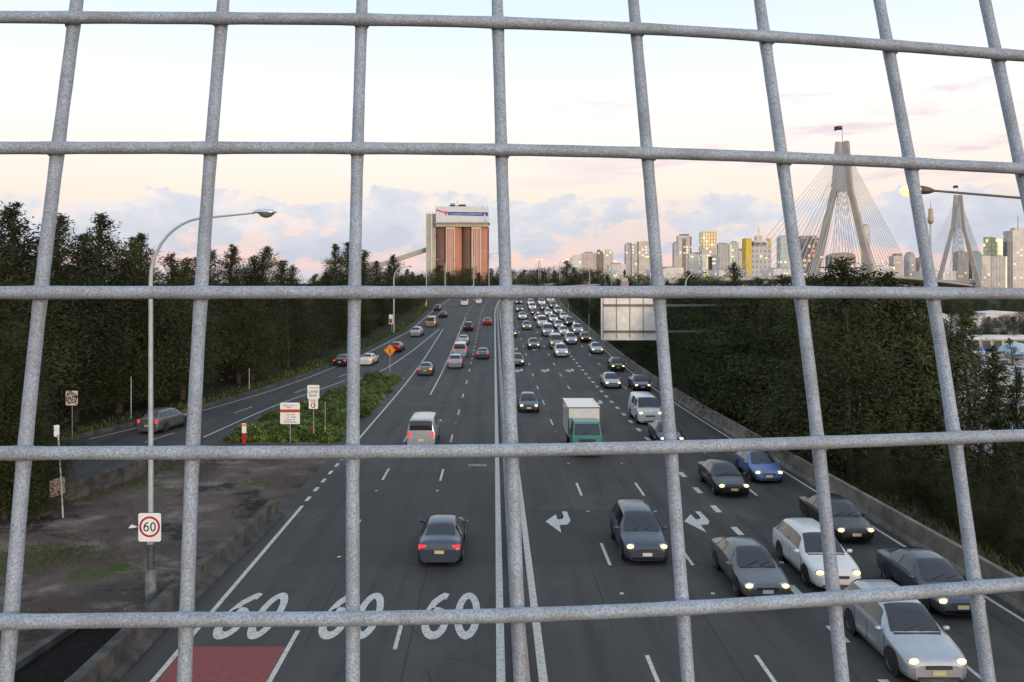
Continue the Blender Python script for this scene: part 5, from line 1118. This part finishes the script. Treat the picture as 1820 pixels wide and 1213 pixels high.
bld(1790.5, 1799.5, 430, M_dark_f, 'narrow dark grey tower right of the slanted-roof tower', D_=2200); bld(1800, 1835, 410, M_pale, 'tall beige tower with a mast at the right edge', D_=2200, extra=[('mast', 1811, 1812, 384, 410, M_roof, 5, 6), ('setback', 1806, 1830, 405, 410, M_pale, 5, 25)])
for x0_, x1_, yt, lb in [(1160, 1198, 478, 'low white roof left of the narrow grey tower'), (1278, 1330, 480, 'low grey building below the striped tower'), (1375, 1425, 478, 'low pale building below the left stay cables'), (1545, 1590, 474, 'low cream building right of the nearer pylon'), (1655, 1700, 482, 'low pale building left of the farther pylon'), (1180, 1215, 476, 'low white hall under the narrow grey tower')]:
    bld(x0_, x1_, yt, M_white_f, lb, 'low_building', D_=1200 if x0_ != 1180 else 1250, depth=60)
# observation tower
k = 2400/F; p = at(1654, 371, 2400); t = empty('observation_tower', (p.x, 2400, -12), 0, 'slim observation tower with a turret, beside the seventh wire', 'tower', 'city buildings on the skyline'); zt_ = p.z+12
MB().lathe([(3.2, 0), (2.6, zt_-45)], 12).build('shaft', M_pale, t); MB().lathe([(2.6, zt_-46), (8, zt_-40), (8.6, zt_-26), (6.4, zt_-24), (6.6, zt_-4), (5, zt_), (0, zt_+1)], 16).build('turret', mat('turret_gold', (.46, .36, .24), .5, .2, var=.15, scale=.1), t); MB().tube([(0, 0, zt_), (0, 0, zt_+22)], [1.2, .4], 6).build('spire', M_roof, t)

# ------------------------------------------------------------------ yard buildings, tents, statue
M_wroof = mat('white_roof_sheet', (.66, .62, .60), .6, var=.1, scale=.2); M_blue = mat('shed_blue', (.04, .16, .48), .6, var=.1, scale=.5); M_crw = mat('shed_cream', (.55, .48, .38), .8, var=.1, scale=.4); M_win = mat('shed_window', (.03, .045, .06), .15, var=.2, scale=1)
t = empty('yard_building', (pxX(1722, 215), 215, -6.9), 0, 'low cream building with a blue band and a white flat roof in the yard', 'building')
MB().box(0, 42, 0, 10, 0, 3.3).build('wall', M_crw, t); MB().box(-.6, 42.6, -.8, 10.6, 3.3, 3.75).build('roof', M_wroof, t); MB().box(-.02, 42, -.12, -.005, .3, 1.15).build('blue_band', M_blue, t); MB().box(-2, 44, -3, -.13, -.05, .3).build('step', M_wroof, t)
for i in range(14):
    o = MB().box(.5+2.95*i, 2.7+2.95*i, -.06, -.004, 1.25, 2.9).build('window', M_win, t); MB().box(.35+2.95*i, .48+2.95*i, -.16, -.004, 1.2, 3.2).build('mullion', M_crw, t)
for x0_, x1_, y_, Y_b, hh, lb in [(1745, 1800, 590, 262, 2.4, 'white flat-roofed shed behind the blue-banded building'), (1700, 1745, 552, 330, 4, 'white shed behind the trees near the bridge pier'), (1752, 1830, 556, 380, 3.5, 'long white shed roof near the bridge piers'), (1655, 1690, 560, 320, 5, 'white shed beside the seventh wire'), (1640, 1672, 602, 260, 6, 'pale block beside the seventh wire in the yard')]:
    X0, X1 = pxX(x0_, Y_b), pxX(x1_, Y_b)
    t = empty('yard_shed', ((X0+X1)/2, Y_b, -6.9), 0, lb, 'building', 'sheds in the yard'); a = (X1-X0)/2
    MB().box(-a, a, 0, 12, 0, hh).build('wall', M_wroof, t); MB().prism([(-a-.4, hh+.01), (a+.4, hh+.01), (a+.4, hh+.3), (0, hh+1.0), (-a-.4, hh+.3)], -.5, 12.5).build('roof', M_wroof, t)
    for i in range(3): MB().box(-a+a*.55*i+.4, -a+a*.55*i+2.2, -.06, -.004, .2, 2.1).build('door', M_win, t)
t = empty('dome_tent', (pxX(1805, 195), 195, -6.9), 0, 'pale blue dome tent in the yard near the right edge', 'tent')
MB().lathe([(4.2, 0), (4.1, 1.2), (3.4, 2.6), (2.0, 3.6), (0, 4.0)], 18).build('shell', mat('tent_fabric', (.42, .52, .62), .7, var=.12, scale=.8), t); MB().box(-.8, .8, -4.35, -3.9, 0, 2.0).build('door_flap', M_wroof, t)
t = empty('orange_skip', (pxX(1660, 112), 112, -6.9), 0, 'orange-yellow skip in the yard behind the seventh wire', 'skip'); M_skip = mat('skip_orange', (.55, .25, .02), .6, var=.25, scale=1)
MB().prism([(-2.6, .3), (-1.9, 0), (1.9, 0), (2.6, .3), (2.9, 1.7), (-2.9, 1.7)], 0, 2).build('bin', M_skip, t); MB().box(-3, 3, -.08, 2.08, 1.71, 1.82).build('rim', M_skip, t)
# bronze soldier on a plinth
p = at(1110, 494, 300); t = empty('statue', (p.x, 300, p.z-3.4), 0, 'dark bronze statue of a standing figure on a pinkish plinth among the trees', 'statue')
MB().box(-1.3, 1.3, -1.3, 1.3, -3, 2.2).build('plinth', mat('plinth_stone', (.40, .27, .25), .8, var=.15), t); MB().box(-1.0, 1.0, -1.0, 1.0, 2.21, 3.4).build('plinth_cap', M_crw, t)
sk = bpy.data.meshes.new('figure'); sv = [((0,0,4.95), .30), ((0,0,5.5), .36), ((0,0,5.95), .2), ((0,0,6.25), .24), ((.2,0,4.3), .2), ((.22,0,3.5), .15), ((-.2,0,4.3), .2), ((-.22,0,3.5), .15), ((.42,0,5.4), .15), ((.40,-.2,4.9), .12), ((.1,-.35,4.75), .1), ((-.42,0,5.4), .15), ((-.4,-.2,4.9), .12), ((-.1,-.35,4.75), .1), ((0,0,6.42), .3), ((.22,-.1,3.42), .16), ((-.22,-.1,3.42), .16)]
sk.from_pydata([v for v, _ in sv], [(0,1),(1,2),(2,3),(0,4),(4,5),(0,6),(6,7),(1,8),(8,9),(9,10),(1,11),(11,12),(12,13),(3,14),(5,15),(7,16)], [])
fo = bpy.data.objects.new('figure', sk); link(fo, t); md = fo.modifiers.new('skin', 'SKIN'); 
for v, (_, r_) in zip(sk.skin_vertices[0].data if sk.skin_vertices else [], sv): v.radius = (r_, r_)
if not sk.skin_vertices:
    lay = None
ss = fo.modifiers.new('sub', 'SUBSURF'); ss.levels = 1; ss.render_levels = 1
sk.materials.append(mat('bronze', (.03, .026, .022), .5, .6, var=.2))
# litter on the lot
p = at(236, 936, 38.6); t = MB().add([(-.16, -.1, 0), (.15, -.12, .03), (.17, .1, .0), (-.12, .12, .05), (-.14, -.08, .06), (.12, -.1, .11), (.14, .08, .06), (-.1, .1, .12)], [(0,3,2,1),(4,5,6,7),(0,1,5,4),(1,2,6,5),(2,3,7,6),(3,0,4,7)]).build('paper_litter', M_signw, None, (p.x, 38.6, -.02)); tag(t, 'scrap of white paper lying on the gravel lot near the speed sign', 'litter')

# ------------------------------------------------------------------ wire mesh right in front of the viewer
def wire_mat():
    m_, t, b = pbsdf('weathered_galvanised_wire'); b.inputs['Metallic'].default_value = .25; b.inputs['Roughness'].default_value = .62
    tc_ = nd(t, 'ShaderNodeTexCoord')
    def nz(s, det, ro, sc3=(1, 1, 1)):
        mp = nd(t, 'ShaderNodeMapping'); mp.inputs['Scale'].default_value = sc3; t.links.new(tc_.outputs['Object'], mp.inputs[0])
        n_ = nd(t, 'ShaderNodeTexNoise'); n_.inputs['Scale'].default_value = s; n_.inputs['Detail'].default_value = det; n_.inputs['Roughness'].default_value = ro
        t.links.new(mp.outputs[0], n_.inputs['Vector']); return n_.outputs[0]
    sp = nz(1450, 3, .75); bl = nz(60, 5, .65); fl = nz(1700, 2, .5)
    c = mixc(t, smooth(t, bl, .35, .68), (.41, .475, .565), (.30, .335, .385))
    c = mixc(t, mth(t, 'MULTIPLY', smooth(t, sp, .46, .58), .62), c, (.20, .185, .175))
    c = mixc(t, mth(t, 'MULTIPLY', smooth(t, fl, .56, .66), .35), c, (.66, .71, .77))
    t.links.new(c, b.inputs['Base Color'])
    bp = nd(t, 'ShaderNodeBump'); bp.inputs['Strength'].default_value = .5; bp.inputs['Distance'].default_value = .0006
    hsum = mth(t, 'ADD', sp, mth(t, 'MULTIPLY', nz(220, 4, .6), 1.2)); t.links.new(hsum, bp.inputs['Height']); t.links.new(bp.outputs[0], b.inputs['Normal'])
    return m_
M_wire = wire_mat()
NODE = np.array([-0.14683,0.28757,0.09071,-0.09699,0.29292,0.09213,-0.04796,0.29814,0.09334,0.00165,0.30322,0.09380,0.05354,0.30826,0.09321,0.10345,0.31284,0.09163,0.15247,0.31715,0.08937,0.19678,0.32099,0.08708,-0.14619,0.27540,0.04364,-0.09656,0.28058,0.04450,-0.04729,0.28570,0.04521,0.00283,0.29078,0.04548,0.05542,0.29594,0.04512,0.10572,0.30073,0.04418,0.15492,0.30528,0.04278,0.19873,0.30927,0.04127,-0.14506,0.26309,-0.00411,-0.09549,0.26805,-0.00413,-0.04618,0.27297,-0.00416,0.00428,0.27801,-0.00417,0.05702,0.28328,-0.00420,0.10762,0.28830,-0.00435,0.15659,0.29310,-0.00472,0.20076,0.29743,-0.00506,-0.14323,0.25075,-0.05230,-0.09364,0.25549,-0.05314,-0.04457,0.26019,-0.05393,0.00592,0.26512,-0.05438,0.05837,0.27038,-0.05435,0.10888,0.27554,-0.05389,0.15747,0.28058,-0.05323,0.20141,0.28512,-0.05264,-0.14057,0.23906,-0.09827,-0.09108,0.24367,-0.09957,-0.04250,0.24814,-0.10107,0.00753,0.25291,-0.10197,0.05946,0.25813,-0.10185,0.10918,0.26338,-0.10080,0.15756,0.26862,-0.09926,0.20146,0.27337,-0.09787]).reshape(5, 8, 3)
nL, nR, nU, nD = 9, 9, 7, 7
full = np.zeros((5+nU+nD, 8+nL+nR, 3)); full[nU:nU+5, nL:nL+8] = NODE
for k in range(nL): full[nU:nU+5, nL-1-k] = full[nU:nU+5, nL-k] + (NODE[:, 0]-NODE[:, 1])
for k in range(nR): full[nU:nU+5, nL+8+k] = full[nU:nU+5, nL+7+k] + (NODE[:, 6]-NODE[:, 5])
for k in range(nU): full[nU-1-k] = full[nU-k] + (full[nU]-full[nU+1])
for k in range(nD): full[nU+5+k] = full[nU+4+k] + (full[nU+4]-full[nU+3])
fence = empty('wire_mesh_screen', (0, 0, H), 0, 'galvanised welded wire mesh screen filling the view right before the viewer', 'wire mesh')
WR = .0021; nrm = Vector((.1, -1, .26)).normalized()*WR*.86
def spline(P, sub=6):
    P = [Vector(p) for p in P]; out = []; n = len(P)
    for i in range(n-1):
        a, b, c, d_ = P[max(i-1, 0)], P[i], P[i+1], P[min(i+2, n-1)]
        for s in range(sub):
            u = s/sub; out.append(.5*((2*b)+(c-a)*u+(2*a-5*b+4*c-d_)*u*u+(3*b-a-3*c+d_)*u**3))
    out.append(P[-1]); return out
def wire(P, offs, name, rseed):
    path = spline(P); rs = random.Random(rseed); rad = []
    for i, p_ in enumerate(path):
        near = min(i % 6, 6-i % 6)
        rad.append(WR*(1.0+rs.uniform(-.025, .025)+(.08 if near == 0 else 0)))
    MB().tube([p_+offs for p_ in path], rad, 16).build(name, M_wire, fence)
for i in range(full.shape[0]): wire(full[i], nrm, 'horizontal_wire', i)
for j in range(full.shape[1]): wire(full[:, j], -nrm, 'vertical_wire', 50+j)
# weld beads where the wires cross
for v in range(3):
    pass
rs = random.Random(4); wms = []
for v in range(3):
    mb = MB(); vs_ = []; n = 10
    for i in range(6):
        th = math.pi*i/5
        for j in range(n):
            ph = 2*math.pi*j/n; r_ = WR*(1+.12*rs.uniform(-1, 1)); vs_.append((r_*1.45*math.sin(th)*math.cos(ph), r_*.95*math.cos(th), r_*1.35*math.sin(th)*math.sin(ph)))
    mb.add(vs_, [(i*n+j, i*n+(j+1) % n, (i+1)*n+(j+1) % n, (i+1)*n+j) for i in range(5) for j in range(n)], True); wms.append(mb.mesh('weld_bead', M_wire))
for i in range(nU-1, nU+6):
    for j in range(nL-1, nL+9): inst('weld_bead', rs.choice(wms), fence, full[i, j] - np.array(nrm)*.15, (0, rs.uniform(-.3, .3), 0))
